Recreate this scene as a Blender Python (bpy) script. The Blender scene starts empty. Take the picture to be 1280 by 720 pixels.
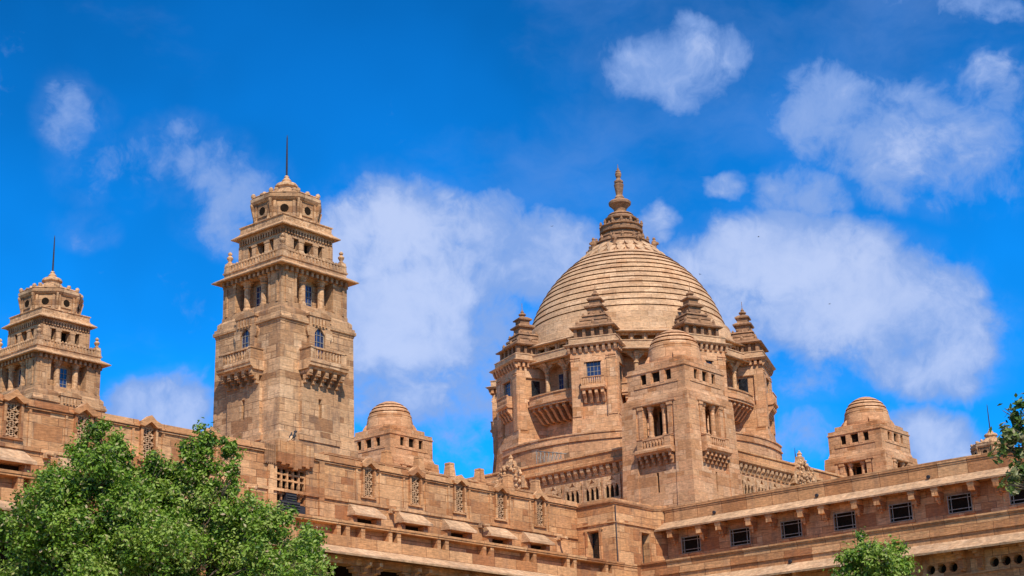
import bpy, bmesh, math, random
from mathutils import Vector, Matrix
rnd = random.Random(7)
scene = bpy.context.scene
COL = scene.collection
R = math.radians

# ------------------------------------------------------------------ camera
def make_camera():
    F = 2055.0
    h, p, r = R(40.177), R(17.778), R(-1.849)
    f = Vector((math.cos(h)*math.cos(p), math.sin(h)*math.cos(p), math.sin(p)))
    ri = Vector((math.sin(h), -math.cos(h), 0)); up = ri.cross(f)
    r2 = ri*math.cos(r)+up*math.sin(r); u2 = -ri*math.sin(r)+up*math.cos(r)
    cd = bpy.data.cameras.new('camera'); cam = bpy.data.objects.new('camera', cd); COL.objects.link(cam)
    m = Matrix((r2, u2, -f)).transposed().to_4x4(); m.translation = Vector((0, 0, 1.7))
    cam.matrix_world = m
    cd.sensor_width = 36.0; cd.lens = F/1280*36.0
    cd.clip_start = 0.5; cd.clip_end = 6000
    scene.camera = cam
    return r2, u2, f
CR, CU, CF = make_camera()

# ------------------------------------------------------------------ light and exposure
SUN_AZ, SUN_EL, SUN_STR, SKY_STR, EXPO = 238.0, 47.0, 4.8, 0.12, 0.12
scene.view_settings.view_transform = 'Standard'
scene.view_settings.look = 'None'
scene.view_settings.gamma = 1.0
scene.view_settings.use_curve_mapping = False
scene.view_settings.exposure = EXPO
sl = bpy.data.lights.new('sun', 'SUN'); sl.energy = SUN_STR; sl.angle = R(0.5); sl.color = (1.0, 0.94, 0.84)
so = bpy.data.objects.new('sun', sl); COL.objects.link(so)
sv = Vector((math.cos(R(SUN_AZ))*math.cos(R(SUN_EL)), math.sin(R(SUN_AZ))*math.cos(R(SUN_EL)), math.sin(R(SUN_EL))))
so.rotation_euler = sv.to_track_quat('Z', 'Y').to_euler()

class NT:
    """small node-tree helper"""
    def __init__(s, nt): s.nt = nt; s.n = nt.nodes; s.l = nt.links
    def add(s, t, **kw):
        nd = s.n.new(t)
        for k, v in kw.items(): setattr(nd, k, v)
        return nd
    def put(s, sock, v):
        if isinstance(v, bpy.types.NodeSocket): s.l.new(v, sock)
        else: sock.default_value = v
    def m(s, op, a, b=0.0, c=None, clamp=False):
        nd = s.add('ShaderNodeMath', operation=op, use_clamp=clamp)
        s.put(nd.inputs[0], a); s.put(nd.inputs[1], b)
        if c is not None: s.put(nd.inputs[2], c)
        return nd.outputs[0]
    def v(s, op, a, b=(0, 0, 0), scale=None):
        nd = s.add('ShaderNodeVectorMath', operation=op)
        s.put(nd.inputs[0], a); s.put(nd.inputs[1], b)
        if scale is not None: s.put(nd.inputs['Scale'], scale)
        return nd.outputs['Value'] if op in ('DOT_PRODUCT', 'LENGTH') else nd.outputs['Vector']
    def ramp(s, f, lo, hi, a=0.0, b=1.0, smooth=True):
        nd = s.add('ShaderNodeMapRange', interpolation_type='SMOOTHSTEP' if smooth else 'LINEAR')
        for k, x in zip(('Value', 'From Min', 'From Max', 'To Min', 'To Max'), (f, lo, hi, a, b)): s.put(nd.inputs[k], x)
        return nd.outputs[0]
    def noise(s, vec, scale, detail=4, rough=0.55, dist=0.0, color=False):
        nd = s.add('ShaderNodeTexNoise'); s.put(nd.inputs['Vector'], vec)
        nd.inputs['Scale'].default_value = scale; nd.inputs['Detail'].default_value = detail
        nd.inputs['Roughness'].default_value = rough; nd.inputs['Distortion'].default_value = dist
        return nd.outputs['Color' if color else 'Fac']
    def mix(s, f, a, b, mode='MIX'):
        nd = s.add('ShaderNodeMix', data_type='RGBA', blend_type=mode)
        s.put(nd.inputs[0], f); s.put(nd.inputs[6], a); s.put(nd.inputs[7], b)
        return nd.outputs[2]
    def cramp(s, f, stops):
        nd = s.add('ShaderNodeValToRGB'); s.put(nd.inputs[0], f)
        el = nd.color_ramp.elements
        while len(el) < len(stops): el.new(0.5)
        for e, (p, c) in zip(el, stops): e.position = p; e.color = (*c, 1)
        return nd.outputs[0]

def pix_dir(x, y):
    return (CR*((x-640)/2055)+CU*((360-y)/2055)+CF).normalized()

def make_world():
    w = bpy.data.worlds.new('World'); scene.world = w; w.use_nodes = True
    t = NT(w.node_tree); t.n.clear()
    sky = t.add('ShaderNodeTexSky', sky_type='NISHITA'); sky.sun_disc = False
    sky.sun_elevation = R(SUN_EL); sky.sun_rotation = R(90-SUN_AZ)
    sky.air_density = 1.0; sky.dust_density = 0.25; sky.ozone_density = 5.0; sky.altitude = 300
    hs = t.mix(1.0, sky.outputs[0], (0.03, 0.98, 1.80, 1), 'MULTIPLY')
    co = t.add('ShaderNodeTexCoord').outputs['Generated']
    # slow variation of the blue, as thin high haze gives
    # cloud banks: a direction, a breadth and a density each, broken up by fractal noise
    d1 = t.noise(co, 5.0, 6, 0.6, 0.0, True)
    off = t.v('SCALE', t.v('SUBTRACT', d1, (0.5, 0.5, 0.5)), scale=0.09)
    cw = t.v('ADD', co, off)
    blobs = [(855, 78, 95, 58, .85), (790, 90, 45, 40, .5), (88, 142, 50, 44, .62), (150, 195, 85, 38, .62), (258, 206, 60, 40, .68), (210, 170, 50, 30, .5), (105, 262, 40, 30, .4), (310, 250, 75, 45, .70),
             (205, 508, 78, 50, .95), (480, 300, 110, 66, 1.0), (580, 330, 95, 70, .95), (540, 410, 140, 95, 1.0), (530, 500, 120, 85, .85), (575, 560, 90, 60, .7), (600, 440, 80, 100, .75),
             (680, 330, 75, 58, .95), (600, 285, 60, 36, .8), (815, 292, 28, 28, .6), (975, 335, 125, 66, 1.0), (1060, 385, 150, 95, 1.05), (1160, 395, 100, 85, 1.0), (1120, 455, 120, 50, .8), (940, 420, 80, 80, .7), (985, 480, 90, 50, .5),
             (1060, 150, 110, 70, .78), (1150, 185, 115, 62, .75), (1220, 215, 95, 48, .72), (1000, 245, 60, 34, .62), (1220, 120, 70, 70, .62), (1010, 170, 60, 40, .55), (900, 130, 60, 30, .35),
             (1172, 558, 62, 42, .95), (888, 236, 22, 18, .45), (1190, 2, 130, 26, .75), (985, 565, 60, 36, .6), (1070, 70, 60, 30, .35)]
    acc = None
    for (x, y, rx, ry, a) in blobs:
        d = pix_dir(x, y)
        q = t.v('SUBTRACT', cw, tuple(d))
        a1 = t.m('DIVIDE', t.v('DOT_PRODUCT', q, tuple(CR)), rx*1.25/2055)
        a2 = t.m('DIVIDE', t.v('DOT_PRODUCT', q, tuple(CU)), ry*1.25/2055)
        a3 = t.m('DIVIDE', t.v('DOT_PRODUCT', q, tuple(CF)), 0.5)
        s2 = t.m('ADD', t.m('ADD', t.m('MULTIPLY', a1, a1), t.m('MULTIPLY', a2, a2)), t.m('MULTIPLY', a3, a3))
        g = t.ramp(s2, 1.25, 0.0, 0.0, a)
        acc = g if acc is None else t.m('MAXIMUM', acc, g)
    warp = t.v('ADD', co, t.v('SCALE', t.v('SUBTRACT', t.noise(co, 9.0, 4, 0.6, 0.0, True), (0.5, 0.5, 0.5)), scale=0.06))
    n1 = t.noise(warp, 8.0, 10, 0.60, 0.0)
    n2 = t.noise(warp, 24.0, 8, 0.62, 0.0)
    nn = t.m('ADD', t.m('MULTIPLY', n1, 0.6), t.m('MULTIPLY', n2, 0.4))
    # elsewhere round the sky: ordinary fair-weather cloud
    far = t.ramp(t.v('DOT_PRODUCT', co, tuple(CF)), 0.90, 0.80, 0.0, 0.55)
    acc = t.m('MAXIMUM', acc, far)
    den = t.m('ADD', acc, t.m('MULTIPLY', t.m('SUBTRACT', nn, 0.5), 3.8))
    cov = t.m('MAXIMUM', t.ramp(den, 0.30, 0.92, 0.0, 0.92), t.m('MULTIPLY', t.ramp(acc, 0.0, 0.5), t.ramp(nn, 0.40, 0.70, 0.0, 0.42)))
    veil = t.ramp(t.noise(t.v('MULTIPLY', warp, (1, 1, 1.8)), 4.5, 9, 0.62), 0.50, 0.80, 0.0, 0.26)
    cov = t.m('MAXIMUM', cov, veil)
    sz = t.add('ShaderNodeSeparateXYZ'); t.l.new(co, sz.inputs[0])
    dk = t.m('MULTIPLY', t.ramp(sz.outputs[2], 0.12, 0.50, 1.10, 0.62, False), t.ramp(t.noise(co, 3.2, 4, 0.6), 0.35, 0.65, 0.84, 1.08))
    dkc = t.add('ShaderNodeCombineXYZ')
    for i in range(3): t.put(dkc.inputs[i], dk)
    hs = t.mix(1.0, hs, dkc.outputs[0], 'MULTIPLY')
    lit = t.ramp(t.m('ADD', t.m('MULTIPLY', t.noise(warp, 14.0, 8, 0.62), 0.7), t.m('MULTIPLY', t.ramp(den, 0.4, 1.3), 0.3)), 0.44, 0.76)
    ccol = t.mix(lit, (1.9, 3.1, 6.1, 1), (4.2, 5.0, 7.2, 1))
    out = t.mix(cov, hs, ccol)
    bg = t.add('ShaderNodeBackground'); t.put(bg.inputs[0], out); bg.inputs[1].default_value = SKY_STR
    wo = t.add('ShaderNodeOutputWorld'); t.l.new(bg.outputs[0], wo.inputs[0])
make_world()

# ------------------------------------------------------------------ materials
MAT = {}
def base_mat(name, rough=0.9):
    m = bpy.data.materials.new(name); m.use_nodes = True
    t = NT(m.node_tree); b = m.node_tree.nodes['Principled BSDF']
    b.inputs['Roughness'].default_value = rough
    b.inputs['Specular IOR Level'].default_value = 0.25
    MAT[name] = m
    return m, t, b

def stone(name, tones, joint, bw=0.85, rh=0.36, mortar=0.014, weather=0.35, mapping='box', joints=True, big=0.45, stain=(0.16, 0.10, 0.07)):
    tones = [(r_*.98, g_*.875, b_*.78) for r_, g_, b_ in tones]; joint = [(r_*.93, g_*.78, b_*.65) for r_, g_, b_ in joint]
    m, t, b = base_mat(name)
    tc = t.add('ShaderNodeTexCoord'); P = tc.outputs['Object']; N = tc.outputs['Normal']
    sp = t.add('ShaderNodeSeparateXYZ'); t.l.new(P, sp.inputs[0])
    if mapping == 'box':
        an = t.v('ABSOLUTE', N); sn = t.add('ShaderNodeSeparateXYZ'); t.l.new(an, sn.inputs[0])
        selx = t.m('GREATER_THAN', sn.outputs[0], sn.outputs[1])
        u = t.m('ADD', t.m('MULTIPLY', sp.outputs[1], selx), t.m('MULTIPLY', sp.outputs[0], t.m('SUBTRACT', 1.0, selx)))
        flat = t.m('GREATER_THAN', sn.outputs[2], 0.85)
        vv = t.m('ADD', t.m('MULTIPLY', sp.outputs[2], t.m('SUBTRACT', 1.0, flat)), t.m('MULTIPLY', sp.outputs[1], flat))
    else:
        u = t.m('MULTIPLY', t.m('ARCTAN2', sp.outputs[1], sp.outputs[0]), mapping)
        vv = sp.outputs[2]
    cb = t.add('ShaderNodeCombineXYZ'); t.put(cb.inputs[0], u); t.put(cb.inputs[1], vv)
    jit = t.v('SCALE', t.v('SUBTRACT', t.noise(P, 3.0, 3, 0.6, 0, True), (0.5, 0.5, 0.5)), scale=0.05)
    UV = t.v('ADD', cb.outputs[0], jit)
    def brick(w, h, off, mo):
        nd = t.add('ShaderNodeTexBrick'); nd.offset = 0.5; nd.squash = 1.0
        t.put(nd.inputs['Vector'], t.v('ADD', UV, (off, 0, 0)))
        nd.inputs['Color1'].default_value = (0, 0, 0, 1); nd.inputs['Color2'].default_value = (1, 1, 1, 1)
        nd.inputs['Mortar'].default_value = (0.5, 0.5, 0.5, 1)
        nd.inputs['Scale'].default_value = 1; nd.inputs['Mortar Size'].default_value = mo
        nd.inputs['Brick Width'].default_value = w; nd.inputs['Row Height'].default_value = h
        nd.inputs['Mortar Smooth'].default_value = 0.3
        return nd.outputs['Color'], nd.outputs['Fac']
    cA, fA = brick(bw, rh, 0.0, mortar); cB, fB = brick(bw*1.7, rh*2, 3.3, mortar)
    cC, fC = brick(bw*1.7, rh*2, 3.3, 0.0)
    pick = t.m('GREATER_THAN', cC, 1-big)
    rv = t.mix(pick, cA, t.mix(1.0, cB, (1, 1, 1, 1), 'MULTIPLY')); fac = t.m('ADD', t.m('MULTIPLY', fA, t.m('SUBTRACT', 1, pick)), t.m('MULTIPLY', fB, pick))
    cBr = t.m('FRACT', t.m('MULTIPLY', cB, 7.31))
    rvv = t.m('ADD', t.m('MULTIPLY', cA, t.m('SUBTRACT', 1, pick)), t.m('MULTIPLY', cBr, pick))
    if not joints:
        rvv = t.noise(P, 0.9, 3, 0.6); rvv = t.ramp(rvv, 0.3, 0.7)
    n = len(tones)
    col = t.cramp(rvv, [(0.03+0.94*i/(n-1), c) for i, c in enumerate(tones)])
    # bedding of the sandstone and mottling
    bed = t.noise(t.v('MULTIPLY', P, (1.2, 1.2, 11.0)), 1.6, 5, 0.65)
    mot = t.noise(P, 4.5, 6, 0.7)
    big_n = t.noise(P, 0.33, 4, 0.55)
    k = t.m('MULTIPLY', t.ramp(bed, 0.3, 0.7, 0.72, 1.22), t.ramp(mot, 0.3, 0.7, 0.82, 1.16))
    k = t.m('MULTIPLY', k, t.ramp(big_n, 0.3, 0.7, 0.84, 1.12))
    kc = t.add('ShaderNodeCombineXYZ')
    for i in range(3): t.put(kc.inputs[i], k)
    col = t.mix(1.0, col, kc.outputs[0], 'MULTIPLY')
    if joints:
        jn = t.ramp(t.noise(P, 0.8, 3, 0.6), 0.42, 0.58)
        jc = t.mix(jn, (*joint[0], 1), (*joint[1], 1))
        col = t.mix(t.m('MULTIPLY', fac, 0.85), col, jc)
    # rain streaks and soot
    st = t.noise(t.v('MULTIPLY', P, (1.6, 1.6, 0.22)), 1.3, 6, 0.68)
    st2 = t.noise(P, 1.1, 5, 0.65)
    sm = t.m('MULTIPLY', t.ramp(t.m('ADD', t.m('MULTIPLY', st, 0.6), t.m('MULTIPLY', st2, 0.4)), 0.47, 0.64, 0.0, 1.0), weather)
    col = t.mix(sm, col, (*stain, 1))
    t.put(b.inputs['Base Color'], col)
    bp_ = t.add('ShaderNodeBump'); bp_.inputs['Strength'].default_value = 0.9; bp_.inputs['Distance'].default_value = 0.05
    hgt = t.m('ADD', t.m('MULTIPLY', mot, 0.5), t.m('MULTIPLY', bed, 0.35))
    if joints: hgt = t.m('ADD', t.m('SUBTRACT', hgt, t.m('MULTIPLY', fac, 0.55)), t.m('MULTIPLY', rvv, 0.30))
    t.put(bp_.inputs['Height'], hgt); t.l.new(bp_.outputs[0], b.inputs['Normal'])
    return m
T_WALL = [(0.38, 0.165, 0.07), (0.54, 0.285, 0.13), (0.64, 0.37, 0.18), (0.46, 0.215, 0.09), (0.72, 0.45, 0.24), (0.56, 0.30, 0.14), (0.66, 0.39, 0.20)]
T_TOWER = [(0.33, 0.18, 0.09), (0.50, 0.305, 0.165), (0.62, 0.40, 0.225), (0.42, 0.24, 0.12), (0.70, 0.48, 0.29), (0.54, 0.325, 0.17), (0.60, 0.38, 0.21)]
T_WARM = [(0.46, 0.225, 0.10), (0.62, 0.36, 0.19), (0.60, 0.34, 0.18), (0.67, 0.41, 0.235), (0.58, 0.30, 0.15), (0.70, 0.45, 0.27)]
T_DARK = [(0.26, 0.15, 0.085), (0.36, 0.21, 0.12), (0.30, 0.17, 0.09), (0.41, 0.25, 0.145)]
stone('wall_stone', T_WALL, ((0.22, 0.11, 0.06), (0.60, 0.38, 0.22)), 0.95, 0.40, 0.018, 0.42)
stone('tower_stone', T_TOWER, ((0.66, 0.48, 0.30), (0.25, 0.14, 0.08)), 0.85, 0.40, 0.022, 0.60)
stone('warm_stone', T_WARM, ((0.35, 0.18, 0.10), (0.68, 0.47, 0.30)), 0.80, 0.38, 0.016, 0.22)
stone('coping_stone', T_WALL, ((0.3, 0.15, 0.08), (0.3, 0.15, 0.08)), 1.9, 0.9, 0.02, 0.30, big=0.0)
stone('carved_stone', T_TOWER[1:], ((0, 0, 0), (0, 0, 0)), weather=0.50, joints=False)
stone('pale_stone', [(0.56, 0.37, 0.22), (0.60, 0.41, 0.25), (0.53, 0.34, 0.20), (0.63, 0.44, 0.28)], ((0, 0, 0), (0, 0, 0)), weather=0.30, joints=False)
stone('dark_carved_stone', T_DARK, ((0, 0, 0), (0, 0, 0)), weather=0.55, joints=False, stain=(0.10, 0.065, 0.05))
stone('dome_stone', [(0.55, 0.355, 0.21), (0.61, 0.41, 0.245), (0.57, 0.365, 0.21), (0.66, 0.455, 0.285), (0.50, 0.30, 0.165)], ((0.35, 0.2, 0.12), (0.5, 0.32, 0.2)), 1.3, 0.57, 0.012, 0.22, mapping=9.0, big=0.0)
stone('drum_stone', T_WARM, ((0.35, 0.18, 0.10), (0.68, 0.47, 0.30)), 0.85, 0.40, 0.016, 0.25, mapping=13.0)

def plain(name, c, rough=0.8, noise=0.25, scale=6, metal=0.0, spec=0.3):
    m, t, b = base_mat(name, rough)
    P = t.add('ShaderNodeTexCoord').outputs['Object']
    k = t.ramp(t.noise(P, scale, 5, 0.65), 0.3, 0.7, 1-noise, 1+noise)
    kc = t.add('ShaderNodeCombineXYZ')
    for i in range(3): t.put(kc.inputs[i], k)
    t.put(b.inputs['Base Color'], t.mix(1.0, (*c, 1), kc.outputs[0], 'MULTIPLY'))
    b.inputs['Metallic'].default_value = metal; b.inputs['Specular IOR Level'].default_value = spec
    return m
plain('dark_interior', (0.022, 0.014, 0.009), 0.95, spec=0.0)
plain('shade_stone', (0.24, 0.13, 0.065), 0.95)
plain('glass', (0.018, 0.030, 0.085), 0.12, 0.5, 2.5, 0.0, 0.9)
plain('dark_glass', (0.018, 0.020, 0.022), 0.15, 0.5, 2.5, 0.0, 0.6)
plain('window_paint', (0.29, 0.25, 0.20), 0.7)
plain('rail_metal', (0.22, 0.20, 0.17), 0.5, 0.3, 8, 0.2)
plain('iron', (0.030, 0.026, 0.030), 0.6)
plain('grey_metal', (0.075, 0.066, 0.055), 0.55, 0.3, 8, 0.3)
plain('bark', (0.10, 0.07, 0.05), 0.9, 0.4, 9)
plain('feather', (0.035, 0.033, 0.035), 0.8)

def ground_mat():
    m, t, b = base_mat('ground_soil', 0.95)
    P = t.add('ShaderNodeTexCoord').outputs['Object']
    f = t.ramp(t.noise(P, 0.12, 7, 0.65), 0.35, 0.65)
    t.put(b.inputs['Base Color'], t.mix(f, (0.34, 0.23, 0.14, 1), (0.16, 0.19, 0.07, 1)))
ground_mat()
def leaf_mat(name, tones):
    m, t, b = base_mat(name, 0.5)
    at = t.add('ShaderNodeAttribute', attribute_name='tone')
    n = len(tones)
    col = t.cramp(at.outputs['Fac'], [(i/(n-1), c) for i, c in enumerate(tones)])
    t.put(b.inputs['Base Color'], col)
    b.inputs['Specular IOR Level'].default_value = 0.35
    tr = t.add('ShaderNodeBsdfTranslucent'); t.put(tr.inputs[0], t.mix(1.0, col, (1.1, 1.3, 0.5, 1), 'MULTIPLY'))
    mx = t.add('ShaderNodeMixShader'); mx.inputs[0].default_value = 0.25
    t.l.new(b.outputs[0], mx.inputs[1]); t.l.new(tr.outputs[0], mx.inputs[2])
    t.l.new(mx.outputs[0], t.n['Material Output'].inputs[0])
leaf_mat('leaves', [(0.022, 0.045, 0.007), (0.07, 0.145, 0.014), (0.135, 0.235, 0.016), (0.20, 0.31, 0.025), (0.29, 0.36, 0.07), (0.44, 0.30, 0.19)])
leaf_mat('branch_leaves', [(0.02, 0.05, 0.012), (0.05, 0.11, 0.02), (0.10, 0.17, 0.03), (0.17, 0.22, 0.05), (0.22, 0.22, 0.09), (0.34, 0.27, 0.17)])

# ------------------------------------------------------------------ object helpers
def root(name, loc, label, cat, group=None, rz=0.0):
    o = bpy.data.objects.new(name, None); COL.objects.link(o); o.location = loc; o.rotation_euler = (0, 0, rz)
    o.empty_display_size = 0.5
    o['label'] = label; o['category'] = cat
    if group: o['group'] = group
    return o
def kids(o): return [c for c in bpy.data.objects if c.parent == o]
def copy_tree(o, parent=None, cache=None):
    if cache is None:
        cache = {}
        for c in bpy.data.objects:
            if c.parent: cache.setdefault(c.parent.name, []).append(c)
    c = o.copy(); COL.objects.link(c)
    if parent: c.parent = parent
    for ch in cache.get(o.name, []): copy_tree(ch, c, cache)
    return c

class MB:
    def __init__(s, off=(0, 0, 0)):
        s.v = []; s.f = []; s.sm = []; s.off = off; s.fr(0, 0, 0)
    def fr(s, ox, oy, deg):
        s.ox, s.oy, s.c, s.s = ox, oy, math.cos(R(deg)), math.sin(R(deg)); return s
    def p(s, u, d, z):
        s.v.append((s.ox+u*s.c+d*s.s-s.off[0], s.oy+u*s.s-d*s.c-s.off[1], z-s.off[2])); return len(s.v)-1
    def dupe(s, i): s.v.append(s.v[i]); return len(s.v)-1
    def face(s, ids, smooth=False): s.f.append(tuple(ids)); s.sm.append(smooth)
    def hexa(s, b, t):
        """b, t: four (u,d,z) corners each, same winding"""
        B = [s.p(*q) for q in b]; T = [s.p(*q) for q in t]
        s.face(B[::-1]); s.face(T)
        for i in range(4): s.face((B[i], B[(i+1) % 4], T[(i+1) % 4], T[i]))
    def box(s, u0, u1, d0, d1, z0, z1):
        s.hexa([(u0, d0, z0), (u1, d0, z0), (u1, d1, z0), (u0, d1, z0)], [(u0, d0, z1), (u1, d0, z1), (u1, d1, z1), (u0, d1, z1)])
    def frust(s, u, d, hu0, hd0, z0, hu1, hd1, z1):
        s.hexa([(u-hu0, d-hd0, z0), (u+hu0, d-hd0, z0), (u+hu0, d+hd0, z0), (u-hu0, d+hd0, z0)],
               [(u-hu1, d-hd1, z1), (u+hu1, d-hd1, z1), (u+hu1, d+hd1, z1), (u-hu1, d+hd1, z1)])
    def uz(s, poly, d0, d1):
        A = [s.p(u, d0, z) for u, z in poly]; B = [s.p(u, d1, z) for u, z in poly]; n = len(poly)
        s.face(A[::-1]); s.face(B)
        for i in range(n): s.face((A[i], A[(i+1) % n], B[(i+1) % n], B[i]))
    def dz(s, poly, u0, u1):
        A = [s.p(u0, d, z) for d, z in poly]; B = [s.p(u1, d, z) for d, z in poly]; n = len(poly)
        s.face(A[::-1]); s.face(B)
        for i in range(n): s.face((A[i], A[(i+1) % n], B[(i+1) % n], B[i]))
    def lathe(s, prof, n=24, u=0, d=0, apo=False, phase=0.0, smooth=None):
        if smooth is None: smooth = n > 12
        k = 1/math.cos(math.pi/n) if apo else 1.0
        ph = math.pi/n if apo else R(phase)
        rings = []
        for r, z in prof:
            if r < 1e-4: rings.append([s.p(u, d, z)]*n)
            else: rings.append([s.p(u+r*k*math.cos(ph+2*math.pi*i/n), d+r*k*math.sin(ph+2*math.pi*i/n), z) for i in range(n)])
        if smooth:      # every band keeps vertices of its own, so mouldings stay crisp
            nr = []
            for ri_ in rings[1:-1]:
                nr.append(ri_); base = {}
                nr.append([base.setdefault(q, None) or base.__setitem__(q, s.dupe(q)) or base[q] for q in ri_])
            seq = [rings[0]]+nr+[rings[-1]]; pairs = [(seq[k], seq[k+1]) for k in range(0, len(seq), 2)]
        else: pairs = list(zip(rings[:-1], rings[1:]))
        for a, b in pairs:
            for i in range(n):
                q = []
                for x in (a[i], a[(i+1) % n], b[(i+1) % n], b[i]):
                    if x not in q: q.append(x)
                if len(q) > 2: s.face(q, smooth)
        if prof[0][0] > 1e-4: s.face(rings[0][::-1])
        if prof[-1][0] > 1e-4: s.face(rings[-1])
    def arc(s, r0, r1, a0, a1, z0, z1, n=8, zc=None):
        """ring segment round the frame origin, az in frame (0 = +u)"""
        pr_ = []
        for i in range(n+1):
            a = R(a0+(a1-a0)*i/n)
            pr_.append([s.p(r*math.cos(a), r*math.sin(a), z) for r, z in ((r0, z0), (r1, z0), (r1, z1), (r0, z1))])
        for i in range(n):
            for j in range(4): s.face((pr_[i][j], pr_[i][(j+1) % 4], pr_[i+1][(j+1) % 4], pr_[i+1][j]))
        s.face(pr_[0]); s.face(pr_[-1][::-1])
    def wall(s, u0, u1, z0, z1, holes, d, th):
        """wall sheet with rectangular openings, reveals and back"""
        us = sorted({u0, u1, *[x for h in holes for x in h[:2]]}); zs = sorted({z0, z1, *[x for h in holes for x in h[2:]]})
        us = [x for x in us if u0 <= x <= u1]; zs = [x for x in zs if z0 <= x <= z1]
        def solid(i, j):
            if i < 0 or j < 0 or i >= len(us)-1 or j >= len(zs)-1: return False
            cu = (us[i]+us[i+1])/2; cz = (zs[j]+zs[j+1])/2
            return not any(h[0] < cu < h[1] and h[2] < cz < h[3] for h in holes)
        ids = {}
        def g(i, j, k):
            if (i, j, k) not in ids: ids[(i, j, k)] = s.p(us[i], d if k else d-th, zs[j])
            return ids[(i, j, k)]
        for i in range(len(us)-1):
            for j in range(len(zs)-1):
                if not solid(i, j): continue
                s.face((g(i, j, 1), g(i+1, j, 1), g(i+1, j+1, 1), g(i, j+1, 1)))
                s.face((g(i, j, 0), g(i, j+1, 0), g(i+1, j+1, 0), g(i+1, j, 0)))
                if not solid(i-1, j): s.face((g(i, j, 0), g(i, j, 1), g(i, j+1, 1), g(i, j+1, 0)))
                if not solid(i+1, j): s.face((g(i+1, j, 0), g(i+1, j+1, 0), g(i+1, j+1, 1), g(i+1, j, 1)))
                if not solid(i, j-1): s.face((g(i, j, 0), g(i+1, j, 0), g(i+1, j, 1), g(i, j, 1)))
                if not solid(i, j+1): s.face((g(i, j+1, 0), g(i, j+1, 1), g(i+1, j+1, 1), g(i+1, j+1, 0)))
    def arch_fill(s, uc, hw, zs, zt, d0, d1, n=6, power=1.7):
        """masonry between a pointed arch and the flat head above it"""
        cur = [(-1+2*i/(2*n)) for i in range(2*n+1)]
        pts = [(uc+hw*x, zs+(zt-zs)*(1-abs(x)**power)) for x in cur]
        for (ua, za), (ub, zb) in zip(pts[:-1], pts[1:]):
            s.hexa([(ua, d0, za), (ub, d0, zb), (ub, d1, zb), (ua, d1, za)], [(ua, d0, zt+.002), (ub, d0, zt+.002), (ub, d1, zt+.002), (ua, d1, zt+.002)])
    def circ_hole(s, uc, zc, r, half, d0, d1, n=24):
        C0, C1, S0, S1 = [], [], [], []
        for i in range(n):
            a = 2*math.pi*i/n; c, q = math.cos(a), math.sin(a); k = half/max(abs(c), abs(q))
            for L, rr, dd in ((C0, r, d0), (C1, r, d1), (S0, k, d0), (S1, k, d1)): L.append(s.p(uc+rr*c, dd, zc+rr*q))
        for i in range(n):
            j = (i+1) % n
            s.face((C1[i], C1[j], S1[j], S1[i])); s.face((C0[i], S0[i], S0[j], C0[j])); s.face((C0[i], C0[j], C1[j], C1[i]))
    def tube(s, pts, rads, n=6, smooth=True):
        pts = [Vector(q) for q in pts]; rings = []
        for i, q in enumerate(pts):
            t = (pts[min(i+1, len(pts)-1)]-pts[max(i-1, 0)]).normalized()
            a = t.cross(Vector((0, 0, 1)) if abs(t.z) < 0.9 else Vector((1, 0, 0))).normalized(); b = t.cross(a)
            r = rads if isinstance(rads, (int, float)) else rads[i]
            rings.append([s.p(*(q+(a*math.cos(2*math.pi*k/n)+b*math.sin(2*math.pi*k/n))*r)) for k in range(n)])
        for A, B in zip(rings[:-1], rings[1:]):
            for k in range(n): s.face((A[k], A[(k+1) % n], B[(k+1) % n], B[k]), smooth)
        s.face(rings[0][::-1]); s.face(rings[-1])
    def build(s, name, mat, parent=None, label=None):
        me = bpy.data.meshes.new(name); me.from_pydata(s.v, [], s.f)
        me.polygons.foreach_set('use_smooth', s.sm)
        bm = bmesh.new(); bm.from_mesh(me); bmesh.ops.recalc_face_normals(bm, faces=bm.faces); bm.to_mesh(me); bm.free()
        me.materials.append(MAT[mat])
        o = bpy.data.objects.new(name, me); COL.objects.link(o)
        if parent is not None: o.parent = parent
        if label: o['label'] = label
        return o

def sq(mb, prof): mb.lathe(prof, 4, apo=True, smooth=False)
def baluster_row(mb, u0, u1, d, z0, z1, step=0.16, r=0.035):
    n = max(2, int((u1-u0)/step))
    for i in range(n):
        u = u0+(i+0.5)*(u1-u0)/n
        mb.frust(u, d, r, r, z0, r*1.5, r*1.5, z0+(z1-z0)*0.35); mb.frust(u, d, r*1.5, r*1.5, z0+(z1-z0)*0.35, r, r, z1)
URN = [(.16, 0), (.18, .06), (.09, .12), (.11, .18), (.19, .32), (.20, .40), (.10, .50), (.07, .54), (.13, .60), (.14, .68), (.05, .76), (0, .80)]
def win_bars(mb, uc, hw, z0, z1, d, nv, nh, t=.015):
    mb.box(uc-hw, uc-hw+.04, d, d+.03, z0, z1); mb.box(uc+hw-.04, uc+hw, d, d+.03, z0, z1)
    mb.box(uc-hw+.04, uc+hw-.04, d, d+.03, z0, z0+.04); mb.box(uc-hw+.04, uc+hw-.04, d, d+.03, z1-.04, z1)
    for i in range(1, nv+1):
        u = uc-hw+2*hw*i/(nv+1); mb.box(u-t, u+t, d+.002, d+.028, z0+.04, z1-.04)
    for i in range(1, nh+1):
        z = z0+(z1-z0)*i/(nh+1); mb.box(uc-hw+.04, uc+hw-.04, d+.004, d+.026, z-t, z+t)

# ------------------------------------------------------------------ ground
g = MB(); g.v = [(-1500, -1500, 0), (1500, -1500, 0), (1500, 1500, 0), (-1500, 1500, 0)]; g.f = [(0, 1, 2, 3)]; g.sm = [False]
go = g.build('ground', 'ground_soil'); go['kind'] = 'structure'

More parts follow.
